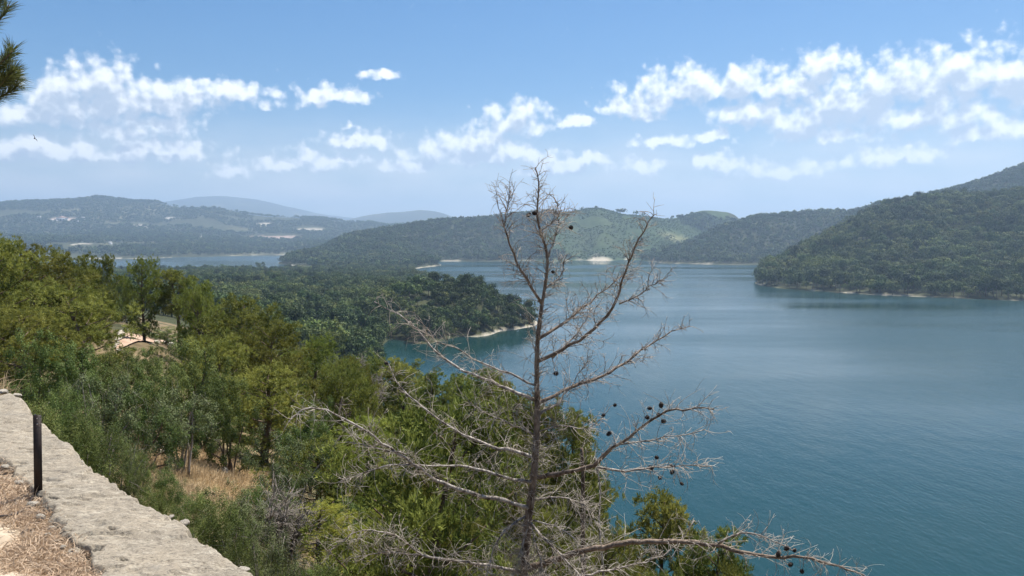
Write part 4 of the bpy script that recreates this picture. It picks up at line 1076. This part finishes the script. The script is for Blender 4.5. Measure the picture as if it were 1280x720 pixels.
# path going on beyond the end of the wall
PTH = [(-3.0, 8.3), (-2.0, 9.2)]
pa, pb = np.linspace(0, 1, 40), np.linspace(0, 1, 30)
pe = resample([on_plane(-50, 498, WZ - .05), on_plane(-14, 490, WZ - .05), on_plane(2, 480, WZ - .2), on_plane(14, 468, WZ - .4)], 40)
pw = resample([on_plane(-330, 500, WZ), on_plane(-330, 480, WZ), on_plane(-280, 465, WZ - .1), on_plane(-230, 448, WZ - .3)], 40)
PG = pe[:, None] * (1 - pb[None, :, None]) + pw[:, None] * pb[None, :, None]
PG[..., 2] += -.22 - .5 * sstep(.12, .0, pb)[None] + .08 * fbm(PG[..., 0] / .5, PG[..., 1] / .5, 3, 83)
sk = PG[:, :1].copy(); sk[..., 2] -= 4; sk[..., 0] += 1.5
se = PG[-1:].copy(); se[..., 2] -= 2.5; se[..., 1] += 1.2
PG = np.concatenate([sk, PG], 1); se = np.concatenate([PG[-1:, :1], se], 1); PG = np.concatenate([PG, se], 0)
n0, n1 = PG.shape[:2]
i_, j_ = np.meshgrid(np.arange(n0 - 1), np.arange(n1 - 1), indexing='ij'); q = (i_ * n1 + j_).ravel()
M['path'] = plain_mat('trodden_path', (.17, .13, .092), (.28, .225, .165), 3, .95, .6, coord='Object')
tag(obj('path', mesh_np('path', PG.reshape(-1, 3), np.stack([q, q + 1, q + n1 + 1, q + n1], -1), M['path'], None, True)), 'trodden earth path beyond the wall end', None, kind='structure')

PATHG = PG.copy()
# straw
def blades(P, L, w, g, lay=.55):
    n = len(P)
    az = g.uniform(0, 6.283, n); el = np.clip(g.normal(1 - lay, .35, n), .02, 1.4)
    d = np.stack([np.cos(az) * np.cos(el), np.sin(az) * np.cos(el), np.sin(el)], -1)
    ln = L * g.uniform(.5, 1.2, (n, 1)); s = unit(np.cross(d, g.normal(0, 1, (n, 3)))) * w / 2
    mid = P + d * ln * .55 + np.array([0, 0, 1]) * ln * .06
    end = P + d * ln - np.array([0, 0, 1]) * ln * .15
    V = np.stack([P - s, P + s, mid + s * .8, mid - s * .8, end], 1).reshape(-1, 3)
    q = np.arange(len(V)).reshape(-1, 5)
    return V, np.concatenate([q[:, [0, 1, 2]], q[:, [0, 2, 3]], q[:, [3, 2, 4]]]), np.repeat(g.uniform(0, 1, n), 5)
g = np.random.default_rng(77)
P = []
while len(P) < 13000:
    a, b = g.uniform(-90, 135), g.uniform(560, 760)
    lim_x = np.interp(b, (548, 572, 592, 622, 650, 685, 718, 790), (-60, 0, 20, 46, 66, 92, 116, 150))
    if a > lim_x + 6 + g.normal(0, 6): continue
    if 665 < b < 692 and a < 22 + g.normal(0, 4): continue          # the bare slab
    if 652 < b < 664 and a < 16 and g.uniform() < .7: continue
    p = on_plane(a, b, WZ - .06)
    if fbm(np.array([p.x / .28]), np.array([p.y / .28]), 3, 90)[0] < -.13 + g.normal(0, .08): continue
    P.append(tuple(p))
V, Fc, tn = blades(np.array(P) + np.array([0, 0, .012]), .115, .005, g, .78)
tag(obj('dry_grass', mesh_np('dry_grass', V, Fc, M['straw'], tn)), 'golden flattened straw behind the wall', None, kind='stuff')
slab_o = obj('flat_rock', ROCKS[1]); slab_o.location = on_plane(-6, 680, WZ - .14); slab_o.scale = (.26, .15, .16); slab_o.rotation_euler = (.03, -.04, .5)
tag(slab_o, 'pale flat rock lying in the straw at the left edge', 'rock')
# thin dark curved line through the straw, built as a tube
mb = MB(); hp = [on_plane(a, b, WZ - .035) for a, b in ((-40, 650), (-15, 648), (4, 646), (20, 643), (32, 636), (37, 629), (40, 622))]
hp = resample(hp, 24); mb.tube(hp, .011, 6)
tag(obj('dark_line', mb.mesh('dark_line', M['iron'], True)), 'thin dark line curving through the straw towards the iron post', 'hose')

# straw clearings and rough grass below the wall
P = []
for (px, py, D, rx, ry, n_) in ((208, 574, 25.5, 3.0, 2.4, 5600), (292, 578, 24.5, 1.7, 1.8, 2400), (285, 600, 21.5, 2.4, 1.6, 3600), (230, 600, 22.5, 2.2, 1.4, 2400), (225, 615, 18, 2.6, 2.6, 4200), (165, 570, 21, 1.6, 2, 1800), (35, 462, 15, 1.3, 1.6, 900), (175, 408, 60, 3, 1.5, 700)):
    c = at(px, py, D)
    for _ in range(n_):
        P.append((c.x + g.normal(0, rx * .5), c.y + g.normal(0, ry * .5)))
pp = PATHG[2:, 1:9].reshape(-1, 3); pp = pp[g.integers(0, len(pp), 1500)] + g.normal(0, .09, (1500, 3)) * np.array([1, 1, 0])
P = np.array(P); P = np.concatenate([P, terrain_z(P[:, 0], P[:, 1])[:, None] - .02], 1)
P = np.concatenate([P, pp]); V, Fc, tn = blades(P, .42, .012, g, .1)
tag(obj('dry_clearing_grass', mesh_np('dry_clearing_grass', V, Fc, M['straw_low'], tn)), 'tall dry grass in the clearings below the wall', None, kind='stuff')
for k, (px, py, s, lb) in enumerate(((207, 588, .28, 'pale boulder in the straw clearing behind the leafy bush'), (279, 596, .2, 'small pale boulder at the right end of the straw clearing'))):
    c = at(px, py, 23.5); o = obj('boulder', ROCKS[k + 1]); o.location = (c.x, c.y, tz(c.x, c.y) + .1); o.scale = (s, s, s * 1.2); tag(o, lb, 'boulder')

# iron post
pb_ = on_plane(48, 619, WZ - .03); ph = (at(48, 519, pb_.y).z - pb_.z)
post = empty('iron_post', pb_, .25); tag(post, 'dark upright angle iron post on the inner edge of the wall', 'post')
mb = MB(); mb.box((0, 0, ph / 2 - .05), (.025, .0028, ph / 2 + .05)); o = obj('flange', mb.mesh('flange', M['iron']), post)
mb = MB(); mb.box((-.0222, .0225, ph / 2 - .0505), (.0028, .0196, ph / 2 + .0495)); obj('flange', mb.mesh('flange_side', M['iron']), post)
for z_ in (.022, .06):
    mb = MB(); mb.tube([(0.002, -.0018, ph - z_), (0.002, -.0075, ph - z_)], .0042, 8); obj('bolt', mb.mesh('bolt', M['bolt']), post)
mb = MB(); mb.tube([(.024, 0, ph - .055), (.034, -.004, ph - .035), (.040, .0, ph - .005), (.047, .002, ph + .004)], .0022, 5); obj('wire', mb.mesh('wire', M['iron']), post)
for o in post.children: o.rotation_euler = (0, R(1.2), 0)

# ------------------------------------------------------------------ earth terrace with pale stone edging down the slope
tcs = [at(a, b, d) for a, b, d in ((146, 440, 46), (190, 428, 46), (213, 411, 57), (151, 414, 57))]
def ray_ground(a, b):
    for D in np.arange(28, 72, .4):
        p = at(a, b, D)
        if p.z < tz(p.x, D) + .12: break
    return p
tpl = [ray_ground(a, b) for a, b in ((145, 441), (192, 428), (214, 411.5), (151, 414.5))]
ctr = sum(tpl, Vector()) / 4
ters = empty('earth_terrace', ctr); tag(ters, 'bare reddish earth terrace with pale stone edges among the pines', 'terrace')
mb = MB(); A, B, C_, D_ = [np.array(tuple(p - ctr)) for p in tpl]
gs = np.linspace(0, 1, 40)
GG = (A * (1 - gs[:, None, None]) + B * gs[:, None, None]) * (1 - gs[None, :, None]) + (D_ * (1 - gs[:, None, None]) + C_ * gs[:, None, None]) * gs[None, :, None]
GG[..., 2] = terrain_z((GG[..., 0] + ctr.x).ravel(), (GG[..., 1] + ctr.y).ravel()).reshape(40, 40) - ctr.z + .13
A, B, C_, D_ = GG[0, 0], GG[-1, 0], GG[-1, -1], GG[0, -1]
A, B, C_, D_ = GG[0, 0], GG[-1, 0], GG[-1, -1], GG[0, -1]
i_, j_ = np.meshgrid(np.arange(39), np.arange(39), indexing='ij'); q = (i_ * 40 + j_).ravel()
M['terrace'] = plain_mat('reddish_earth', (.30, .185, .125), (.46, .34, .25), 1.2, .95, .5)
mb.add(GG.reshape(-1, 3), np.concatenate([np.stack([q, q + 40, q + 41], -1), np.stack([q, q + 41, q + 1], -1)]))
for (pa_, pb_2) in ((A, B), (B, C_), (C_, D_), (D_, A)):
    dn = np.array([0, 0, -.4]); mb.add([pa_ + [0, 0, .02], pb_2 + [0, 0, .02], pb_2 + dn, pa_ + dn], [[0, 1, 2], [0, 2, 3]])
obj('earth_fill', mb.mesh('earth_fill', M['terrace'], False), ters)
for (p, q2, n_) in ((A, D_, 15), (B, C_, 9)):
    for k in range(n_):
        c = p + (q2 - p) * (k + .5) / n_
        o = obj('edging_stone', ROCKS[k % 4], ters, c + g.normal(0, .06, 3) * np.array([1, 1, .3])); o.location.z = tz(c[0] + ctr.x, c[1] + ctr.y) - ctr.z + .14; o.scale = (.16, .36, random.uniform(.16, .3)); o.rotation_euler = (0, 0, random.uniform(-.4, .4))

# ------------------------------------------------------------------ dead pine in front
def smooth_path(P, n):
    P = np.asarray(P, float); s = np.concatenate([[0], np.cumsum(np.linalg.norm(np.diff(P[:, :2], axis=0), axis=1))])
    t = np.linspace(0, s[-1], n)
    Q = np.stack([np.interp(t, s, P[:, c]) for c in range(P.shape[1])], -1)
    for _ in range(2):
        Q[1:-1] = Q[1:-1] * .5 + (Q[:-2] + Q[2:]) * .25
    return Q
gd = np.random.default_rng(21)
DT = 10.0
def px3(P): return np.array([tuple(at(a, b, d)) for a, b, d in P])
trunk_px = [(650, 800), (655, 720), (660, 650), (667, 600), (670, 560), (672, 520), (671, 480), (671, 449), (672, 422), (677, 383), (682, 355), (686, 320), (677, 293), (670, 274), (673, 243), (675, 222), (669, 209)]
tk = smooth_path([(a, b, DT) for a, b in trunk_px], 60)
tk3 = px3(tk)
root = np.array([tk3[0][0] - .15, DT, 0.0]); root[2] = tz(root[0], DT) - .2
low = np.linspace(root, tk3[0], 14)[:-1]; low[:, 0] += .05 * np.sin(np.linspace(0, 4, 13))
dead = empty('dead_pine', tuple(root + np.array([0, 0, .2])))
tag(dead, 'bare dead pine with cones and bleached twigs standing before the lake', 'dead tree')
dl = np.array(dead.location)
def rpx(y): return np.interp(y, (205, 250, 300, 350, 400, 450, 520, 600, 720, 800), (.7, 1.1, 1.5, 2.0, 2.5, 3.1, 3.9, 4.8, 5.6, 6.5)) / FPX * DT
mb = MB()
tp = np.concatenate([low, tk3]); tr_ = np.concatenate([np.linspace(.14, rpx(800), 13), rpx(tk[:, 1])]) * (1 + .07 * gd.normal(0, 1, 73))
mb.tube(tp - dl, tr_, 9)
trunk_o = obj('trunk', mb.mesh('dead_trunk', M['dead_bark'], True), dead)

def twig_path(p, d, ln, curl, n=6):
    d = d / np.linalg.norm(d); P = [p]; c = gd.normal(0, curl, 3)
    for i in range(n - 1):
        d = d + c / n + gd.normal(0, .10, 3) + np.array([0, 0, .05 * (1 if curl < .7 else -1)]); d /= np.linalg.norm(d)
        P.append(P[-1] + d * ln / (n - 1))
    return np.array(P)
def add_twigs(mb, Q, count, lmin, lmax, r0, curl=.8, f0=.12, droop=0.0, sub=2.4, pale=.5):
    seg = np.gradient(Q, axis=0)
    for _ in range(count):
        f = gd.uniform(f0, 1.0); i = min(int(f * (len(Q) - 1)), len(Q) - 2)
        t = unit(seg[i]); s = unit(np.cross(t, gd.normal(0, 1, 3)))
        d = t * gd.uniform(.2, .9) + s * gd.uniform(.5, 1.0) + np.array([0, 0, .25 - droop])
        ln = gd.uniform(lmin, lmax) * (1.15 - .45 * f)
        P = twig_path(Q[i] + (Q[i + 1] - Q[i]) * gd.uniform(), d, ln, curl)
        mb.tube(P, np.linspace(r0, r0 * .4, len(P)), 3)
        for _ in range(gd.poisson(sub)):
            k = gd.integers(1, len(P) - 1); tt_ = unit(P[k + 1] - P[k]); s = unit(np.cross(tt_, gd.normal(0, 1, 3)))
            S = twig_path(P[k], tt_ * .8 + s * .8, ln * gd.uniform(.25, .6), curl * 1.2, 5)
            mb.tube(S, np.linspace(r0 * .6, r0 * .3, 5), 3)
# (pixel path, depth change, base radius px, twigs, droop)
BR = [
 ([(677, 379), (654, 344), (638, 309), (630, 285), (627, 274), (621, 247)], -.4, 3.0, 14, 0, 'up'),
 ([(629, 283), (634, 262), (638, 239)], .2, 1.6, 6, 0, 'up'),
 ([(686, 320), (697, 289), (700, 270), (693, 247)], .35, 1.8, 8, 0, 'up'),
 ([(680, 362), (690, 356), (704, 344), (706, 336), (701, 318)], .3, 2.0, 7, 0, 'up'),
 ([(674, 290), (690, 280), (702, 262)], -.3, 1.3, 5, 0, 'up'),
 ([(673, 423), (708, 402), (735, 379), (755, 363), (778, 344)], .8, 3.2, 16, 0, 'up'),
 ([(672, 452), (712, 433), (743, 412), (767, 387), (774, 363), (782, 336), (794, 309), (805, 285), (818, 268)], -.9, 3.6, 24, 0, 'up'),
 ([(774, 380), (800, 370), (815, 355), (832, 348)], -1.0, 1.5, 8, 0, 'up'),
 ([(672, 504), (702, 490), (733, 477), (767, 464), (809, 433), (829, 422), (840, 410), (862, 408)], 1.3, 3.8, 26, 0, 'up'),
 ([(690, 448), (715, 425), (735, 398), (740, 385)], .6, 1.8, 10, 0, 'pale'),
 ([(673, 597), (710, 590), (749, 583), (751, 568), (778, 553), (801, 533), (813, 522), (832, 514), (856, 509), (893, 512)], -1.2, 4.6, 26, .1, 'dark'),
 ([(747, 584), (770, 590), (817, 586), (844, 582), (890, 583)], -1.1, 2.2, 20, .2, 'dark'),
 ([(770, 556), (800, 552), (845, 546), (880, 537)], -.9, 1.4, 12, .1, 'pale'),
 ([(657, 712), (700, 697), (739, 685), (797, 677), (848, 676), (887, 681), (933, 691), (964, 697), (1011, 697), (1042, 706), (1080, 719)], -1.6, 6.0, 40, .1, 'dark'),
 ([(898, 680), (914, 667), (941, 665), (972, 677), (990, 688)], -1.2, 2.0, 10, .1, 'pale'),
 ([(655, 735), (751, 716), (809, 704), (848, 683), (868, 650)], .6, 3.0, 26, 0, 'pale'),
 ([(668, 500), (632, 485), (601, 473), (570, 459), (543, 440), (532, 428), (513, 399), (490, 390), (468, 377)], .9, 3.2, 22, 0, 'pale'),
 ([(670, 482), (636, 466), (602, 454), (576, 438), (548, 428), (522, 412), (509, 398)], -.7, 2.2, 16, 0, 'pale'),
 ([(668, 572), (632, 562), (601, 553), (570, 539), (543, 522), (515, 498), (496, 483), (486, 455)], .9, 3.4, 30, 0, 'pale'),
 ([(668, 604), (632, 597), (593, 584), (554, 581), (523, 582), (500, 578)], -.8, 3.4, 24, .2, 'pale'),
 ([(664, 636), (628, 625), (593, 617), (554, 607), (531, 592), (512, 576), (488, 560), (457, 539), (418, 516), (387, 506), (360, 527)], -1.5, 4.2, 36, .15, 'pale'),
 ([(512, 580), (477, 582), (453, 593), (422, 603)], -1.1, 1.8, 14, .2, 'pale'),
 ([(508, 568), (477, 562), (438, 553)], -1.2, 1.6, 10, .1, 'pale'),
 ([(661, 650), (682, 677), (704, 696), (726, 720), (745, 745)], -.9, 2.4, 20, .3, 'pale'),
 ([(658, 645), (643, 653), (624, 671), (612, 696), (608, 725)], -.7, 2.2, 14, .3, 'pale'),
 ([(655, 716), (609, 706), (558, 700), (527, 693), (480, 690), (440, 697)], -.8, 3.2, 46, .1, 'pale'),
 ([(527, 693), (500, 670), (470, 660), (440, 664), (411, 689)], -.9, 1.8, 22, .3, 'pale'),
 ([(672, 520), (700, 505), (720, 470), (735, 450)], .4, 2.0, 14, 0, 'pale'),
 ([(671, 545), (640, 530), (610, 520), (585, 500)], -.5, 2.0, 20, 0, 'pale'),
 ([(664, 625), (700, 620), (730, 630), (750, 660)], .5, 2.0, 24, .2, 'pale'),
 ([(660, 655), (650, 690), (645, 740)], -.4, 1.6, 22, .5, 'pale'),
 ([(662, 655), (675, 690), (680, 740)], -.4, 1.6, 22, .5, 'pale'),
 ([(664, 650), (690, 655), (720, 672), (735, 700)], -.3, 1.6, 16, .4, 'pale'),
 ([(672, 540), (705, 530), (735, 540), (755, 520)], -.5, 1.8, 16, .1, 'pale'),
]
branches = []
for path, dd, r0, ntw, droop, look in BR:
    y0 = path[0][1]
    n_ = max(10, int(sum(math.dist(a, b) for a, b in zip(path[:-1], path[1:])) / 11))
    Q = smooth_path(path, n_)
    Q[1:-1] += gd.normal(0, .9, (n_ - 2, 2))
    # a branch that starts on another branch takes its depth there
    d0 = DT
    for bq, b3, bd in branches:
        k = np.argmin(np.hypot(bq[:, 0] - path[0][0], bq[:, 1] - path[0][1]))
        if np.hypot(bq[k, 0] - path[0][0], bq[k, 1] - path[0][1]) < 9 and abs(path[0][0] - np.interp(path[0][1], tk[::-1, 1], tk[::-1, 0])) > 14: d0 = bd[k]
    f = np.linspace(0, 1, n_); dep = d0 + (dd if d0 == DT else dd * .3) * f ** .9
    Q3 = px3(np.concatenate([Q, dep[:, None]], 1))
    mb = MB(); mb.tube(Q3 - dl, np.maximum(r0 * .72 * (1 - f * .8), .6) / FPX * DT * (1 + .08 * gd.normal(0, 1, n_)), 6)
    b_o = obj('branch', mb.mesh('dead_branch', M['dead_bark'] if look in ('up', 'dark') and r0 > 2.5 else M['dead_branch'], True), dead)
    mb = MB()
    dens = 2.7
    if look == 'up': add_twigs(mb, Q3 - dl, int(ntw * dens * 1.3), .10, .46, .005, .8, .12, 0, 3.6)
    else: add_twigs(mb, Q3 - dl, int(ntw * dens), .16, .55, .0042, 1.5, .12, droop, 2.6)
    if mb.n: tag(obj('twigs', mb.mesh('dead_twigs', M['dead_twig'] if look != 'up' else M['dead_branch']), b_o), kind='stuff')
    branches.append((Q, Q3, dep))
mb = MB(); add_twigs(mb, tk3[20:] - dl, 210, .12, .46, .005, .8, .05, 0, 3); add_twigs(mb, tk3[:26] - dl, 220, .2, .7, .0044, 1.8, .0, .35, 2.6)
tag(obj('twigs', mb.mesh('dead_twigs', M['dead_twig']), trunk_o), kind='stuff')

def make_cone():
    c = MB(); z = np.linspace(0, 1, 9)
    c.tube(np.stack([z * 0, z * 0, z * .085], -1), .030 * np.sin(np.clip(z * .9 + .12, 0, 1) * math.pi) ** .7, 8)
    for k in range(42):
        zz = .008 + .07 * k / 42; a = k * 2.4; r_ = .028 * math.sin((zz / .085 * .9 + .12) * math.pi) ** .7
        p = np.array([math.cos(a) * r_, math.sin(a) * r_, zz]); o_ = np.array([math.cos(a), math.sin(a), .5]) * .011; s_ = np.array([-math.sin(a), math.cos(a), 0]) * .006
        c.add([p - s_, p + s_, p + o_ + s_ * .4, p + o_ - s_ * .4 + np.array([0, 0, .003])], [[0, 1, 2], [0, 2, 3]])
    return c.mesh('pine_cone', M['cone'])
CONE = make_cone()
for (a, b) in ((826, 510), (824, 520), (827, 526), (815, 510), (811, 522), (764, 540), (756, 518), (819, 571), (816, 586), (841, 588), (841, 583), (850, 603), (974, 689), (986, 684), (993, 686), (986, 707), (1003, 713),
               (659, 270), (671, 266), (713, 284), (690, 339), (693, 468), (698, 467), (486, 455), (770, 505), (826, 598)):
    best = min(((np.min(np.hypot(q[:, 0] - a, q[:, 1] - b)), i) for i, (q, _, _) in enumerate(branches)))
    q, q3, dp = branches[best[1]]; k = int(np.argmin(np.hypot(q[:, 0] - a, q[:, 1] - b)))
    p = np.array(at(a, b, dp[k])); 
    o = obj('pine_cone', CONE, dead, p - dl); o.rotation_euler = (gd.uniform(0, 3), gd.uniform(0, 3), gd.uniform(0, 6)); s = gd.uniform(.65, .95); o.scale = (s, s, s)
    st = twig_path(q3[k], p - q3[k] + gd.normal(0, .01, 3), max(np.linalg.norm(p - q3[k]), .03), .1, 4)
    st[-1] = p; mb = MB(); mb.tube(st - p, np.full(4, .0035), 4)
    o2 = obj('cone_stalk', mb.mesh('cone_stalk', M['dead_branch']), dead, p - dl)

# thin bare trunks at the water edge behind it
for (path, D, r0, lb, m_) in (([(731, 780), (729, 690), (728, 640), (729, 598), (727, 560)], 17, .062, 'thin dark bare trunk right of the dead pine foot', 'bark'), ([(757, 760), (752, 690), (748, 655), (751, 612), (744, 572)], 15, .026, 'slim pale bare stem beside the thin dark trunk', 'dead_branch')):
    Q = smooth_path([(a, b, D) for a, b in path], 20); Q3 = px3(Q); b0 = Q3[0].copy(); b0[2] = tz(b0[0], D) - .1
    L3 = np.concatenate([np.linspace(b0, Q3[0], 8)[:-1], Q3]); e = empty('bare_tree', tuple(b0)); tag(e, lb, 'dead tree')
    mb = MB(); mb.tube(L3 - b0, np.linspace(r0 * 1.3, r0 * .6, len(L3)), 7); o = obj('trunk', mb.mesh('bare_trunk', M[m_], True), e)
    mb = MB(); add_twigs(mb, Q3 - b0, 40, .2, .7, .007, 1.2, .0, .1, 2); tag(obj('twigs', mb.mesh('bare_trunk_twigs', M['dead_twig']), e), kind='stuff')

# grey leafless bushes on the slope
def bare_bush(px, py, D, wpx, lb, n=70):
    top = at(px, py, D); z0 = tz(top.x, D); h = top.z - z0; w_ = wpx / FPX * D
    e = empty('bare_bush', (top.x, D, z0)); tag(e, lb, 'bush', 'leafless bushes')
    mb = MB(); tw = MB()
    for i in range(14):
        a = i * 2.4; rr = w_ / 2 * math.sqrt(gd.uniform(.1, 1)); tip = np.array([math.cos(a) * rr, math.sin(a) * rr, h * gd.uniform(.7, 1.0) * (1 - .25 * (rr / w_ * 2) ** 2)])
        s = np.linspace(0, 1, 8)[:, None]; Q = tip * s ** np.array([1.4, 1.4, .9]) + gd.normal(0, .05, (8, 3)) * s
        mb.tube(Q, np.linspace(.05, .012, 8), 5)
        add_twigs(tw, Q, n, .25, .9, .0075 * max(1, D / 30), .9, .45, 0, 2.2)
    tag(obj('stems', mb.mesh('bare_stem', M['grey_twig']), e), kind='stuff'); tag(obj('twigs', tw.mesh('bare_twigs', M['grey_twig']), e), kind='stuff')
bare_bush(452, 428, 46, 62, 'grey brown leafless bush on the canopy edge below the wooded knoll')
bare_bush(600, 500, 33, 90, 'grey leafless bush in shade left of the dead pine trunk', 60)
bare_bush(350, 610, 13, 60, 'grey leafless twigs between the green bushes near the wall', 30)

# ------------------------------------------------------------------ pine whose bough hangs in at the upper left
tb_ = at(-170, 300, 5.0); tgz = WZ - .05
pt = empty('pine_tree', (tb_.x, 5.0, tgz)); tag(pt, 'pine bough with long needles hanging in at the upper left corner', 'pine tree')
bl = np.array(pt.location)
mb = MB(); zz = np.linspace(0, 1, 12); mb.tube(np.stack([.1 * np.sin(zz * 3), .08 * np.cos(zz * 4), zz * 5.5], -1), .13 * (1 - zz * .75), 9); obj('trunk', mb.mesh('bough_trunk', M['bark'], True), pt)
OX = 7
SH = [[(-170, 190), (-90, 150), (-30, 122), (0, 104), (12, 90)], [(-60, 140), (-20, 128), (4, 116), (16, 106)], [(-90, 150), (-40, 100), (-8, 82), (8, 64)], [(-120, 60), (-60, 50), (-25, 40), (-4, 22), (4, 6)], [(-60, 50), (-30, 20), (-8, 4), (2, -14)], [(-40, 130), (-8, 108), (11, 86)], [(-60, 125), (-20, 98), (4, 76), (9, 60)], [(-30, 118), (-4, 100), (14, 96)], [(-120, 60), (-90, 0), (-50, -60)], [(-90, 150), (-110, 80), (-90, 20)]]
nv, nf, ntn = [], [], []; cnt = 0
mb = MB()
mb.tube([(0, 0, .9 + 1.5), (.2, 0, at(-120, 60, 5).z - bl[2] - .1), (at(-120, 60, 5).x - bl[0], 0, at(-120, 60, 5).z - bl[2])], [.04, .03, .02], 6)
mb.tube([(0, 0, 1.9), (.05, 0, at(-170, 190, 5).z - bl[2] - .05), (at(-170, 190, 5).x - bl[0], 0, at(-170, 190, 5).z - bl[2])], [.04, .03, .02], 6)
for k, shp in enumerate(SH):
    Q = smooth_path([(a + OX, b, 5.0 + .12 * math.sin(k * 2.1) * i / 4) for i, (a, b) in enumerate(shp)], 26); Q3 = px3(Q) - bl
    mb.tube(Q3, np.linspace(.012, .004, 26), 5)
    f = gd.uniform(.5, 1.0, 300); idx = np.clip((f * 25).astype(int), 0, 24)
    tg = unit(Q3[idx + 1] - Q3[idx]); sd = unit(np.cross(tg, gd.normal(0, 1, (300, 3))))
    d = unit(tg * gd.uniform(.5, 1.3, (300, 1)) + sd * gd.uniform(.45, 1, (300, 1)) + np.array([0, 0, .1])); b0 = Q3[idx]; ln = gd.uniform(.07, .125, (300, 1)); w3 = unit(np.cross(d, gd.normal(0, 1, (300, 3)))) * .0014
    mid = b0 + d * ln * .6 + np.array([0, 0, .004]); V = np.stack([b0 - w3, b0 + w3, mid + w3, mid - w3, b0 + d * ln], 1).reshape(-1, 3)
    q = np.arange(len(V)).reshape(-1, 5) + cnt; nv.append(V); nf.append(np.concatenate([q[:, [0, 1, 2]], q[:, [0, 2, 3]], q[:, [3, 2, 4]]])); ntn.append(np.repeat(gd.uniform(0, 1, 300), 5)); cnt += len(V)
obj('bough', mb.mesh('bough', M['bark'], True), pt)
obj('needles', mesh_np('bough_needles', np.concatenate(nv), np.concatenate(nf), M['bough'], np.concatenate(ntn)), pt)

# ------------------------------------------------------------------ bird
bp = at(43, 173, 90.0)
mb = MB()
s = np.linspace(0, 1, 9); mb.tube(np.stack([s * .0, (s - .5) * .46, .02 * np.sin(s * 3)], -1), .055 * np.sin(np.clip(s * .93 + .05, 0, 1) * math.pi) ** .8 + .004, 7)
for sg in (-1, 1):
    wv = [(0, .08, .02), (0, -.09, .02), (sg * .22, .10, .13), (sg * .22, -.07, .13), (sg * .42, .02, .12), (sg * .50, -.08, .08), (0, 0, -.01), (sg * .22, .02, .105)]
    mb.add(wv, [[0, 1, 3], [0, 3, 2], [2, 3, 5], [2, 5, 4], [0, 6, 7], [0, 7, 2], [6, 1, 3], [6, 3, 7], [7, 3, 5], [7, 5, 2]])
mb.add([(0, -.2, .0), (.05, -.34, .005), (-.05, -.34, .005), (0, -.2, .012)], [[0, 1, 2], [3, 2, 1], [0, 3, 1], [0, 2, 3]])
bo = obj('bird', mb.mesh('bird', M['bird'], True)); bo.location = bp; bo.rotation_euler = (R(-15), R(62), R(35)); tag(bo, 'small dark bird flying under the left cloud', 'bird')

# ------------------------------------------------------------------ far houses on the left hill
def house(px, py, D, w, h, dp, lb, hip=False, tower=False):
    p = at(px, py, D); z0 = tz(p.x, D)
    e = empty('far_house', (p.x, D, z0)); tag(e, lb, 'house', 'houses on the far hill')
    mb = MB(); mb.box((0, 0, h / 2 - 2), (w / 2, dp / 2, h / 2 + 2)); obj('wall', mb.mesh('house_wall', M['house_wall']), e)
    mb = MB(); o_ = 1.08; rh_ = h * .55
    if hip: V = [(-w/2*o_, -dp/2*o_, h), (w/2*o_, -dp/2*o_, h), (w/2*o_, dp/2*o_, h), (-w/2*o_, dp/2*o_, h), (-w*.08, 0, h + rh_), (w*.08, 0, h + rh_)]; Fh = [[0,1,5],[0,5,4],[1,2,5],[2,3,4],[2,4,5],[3,0,4],[0,2,1],[0,3,2]]
    else: V = [(-w/2*o_, -dp/2*o_, h), (w/2*o_, -dp/2*o_, h), (w/2*o_, dp/2*o_, h), (-w/2*o_, dp/2*o_, h), (-w/2*o_, 0, h + rh_*.6), (w/2*o_, 0, h + rh_*.6)]; Fh = [[0,1,5],[0,5,4],[1,2,5],[2,3,4],[2,4,5],[3,0,4],[0,2,1],[0,3,2]]
    mb.add(V, Fh); obj('roof', mb.mesh('house_roof', M['house_roof'] if hip else M['house_wall']), e)
    for k in range(3 if w > 14 else 2):
        m2 = MB(); m2.box(((k - (1 if w > 14 else .5)) * w * .28, -dp / 2 - .03, h * .5), (w * .06, .05, h * .16)); obj('window', m2.mesh('house_window', M['iron']), e)
    if tower:
        m2 = MB(); m2.tube([(-w * .05, 0, h), (-w * .05, 0, h + 14), (-w * .05, 0, h + 20)], [1.3, 1.1, .2], 8); obj('tower', m2.mesh('house_tower', M['house_wall']), e)
house(78, 277, 4250, 52, 16, 26, 'largest far house with pinkish roof and thin tower on the left hill', True, True)
house(49, 276, 4260, 18, 11, 12, 'white far house furthest left in the hill village')
house(65, 282, 4200, 14, 9, 10, 'small white far house below the pinkish roofed one')
house(70, 280, 4210, 12, 8, 9, 'small white far house touching the pinkish roofed one')
house(104, 274, 4300, 16, 11, 12, 'white far house right of the pinkish roofed one')
house(97, 282, 4220, 11, 7, 9, 'tiny white far house right below the pinkish roofed one')
house(138, 307, 3050, 11, 8, 9, 'single white house low above the bay')
house(231, 290, 3990, 13, 8, 10, 'single white house on the hill above the pale clearing')

# ------------------------------------------------------------------ haze
HZ_D = 1.3e-4
hb = MB(); hb.box((0, 0, 430), (17400, 17400, 470))
hz = obj('haze', hb.mesh('haze', None)); tag(hz, 'thin blue summer haze over the lake', None, kind='stuff')
m, n, l, out = new_mat('haze_air')
pv = n.new('ShaderNodeVolumePrincipled'); pv.inputs['Color'].default_value = (.52, .73, 1.0, 1); pv.inputs['Density'].default_value = HZ_D; pv.inputs['Anisotropy'].default_value = .25
l.new(pv.outputs[0], out.inputs['Volume']); hz.data.materials.clear(); hz.data.materials.append(m)
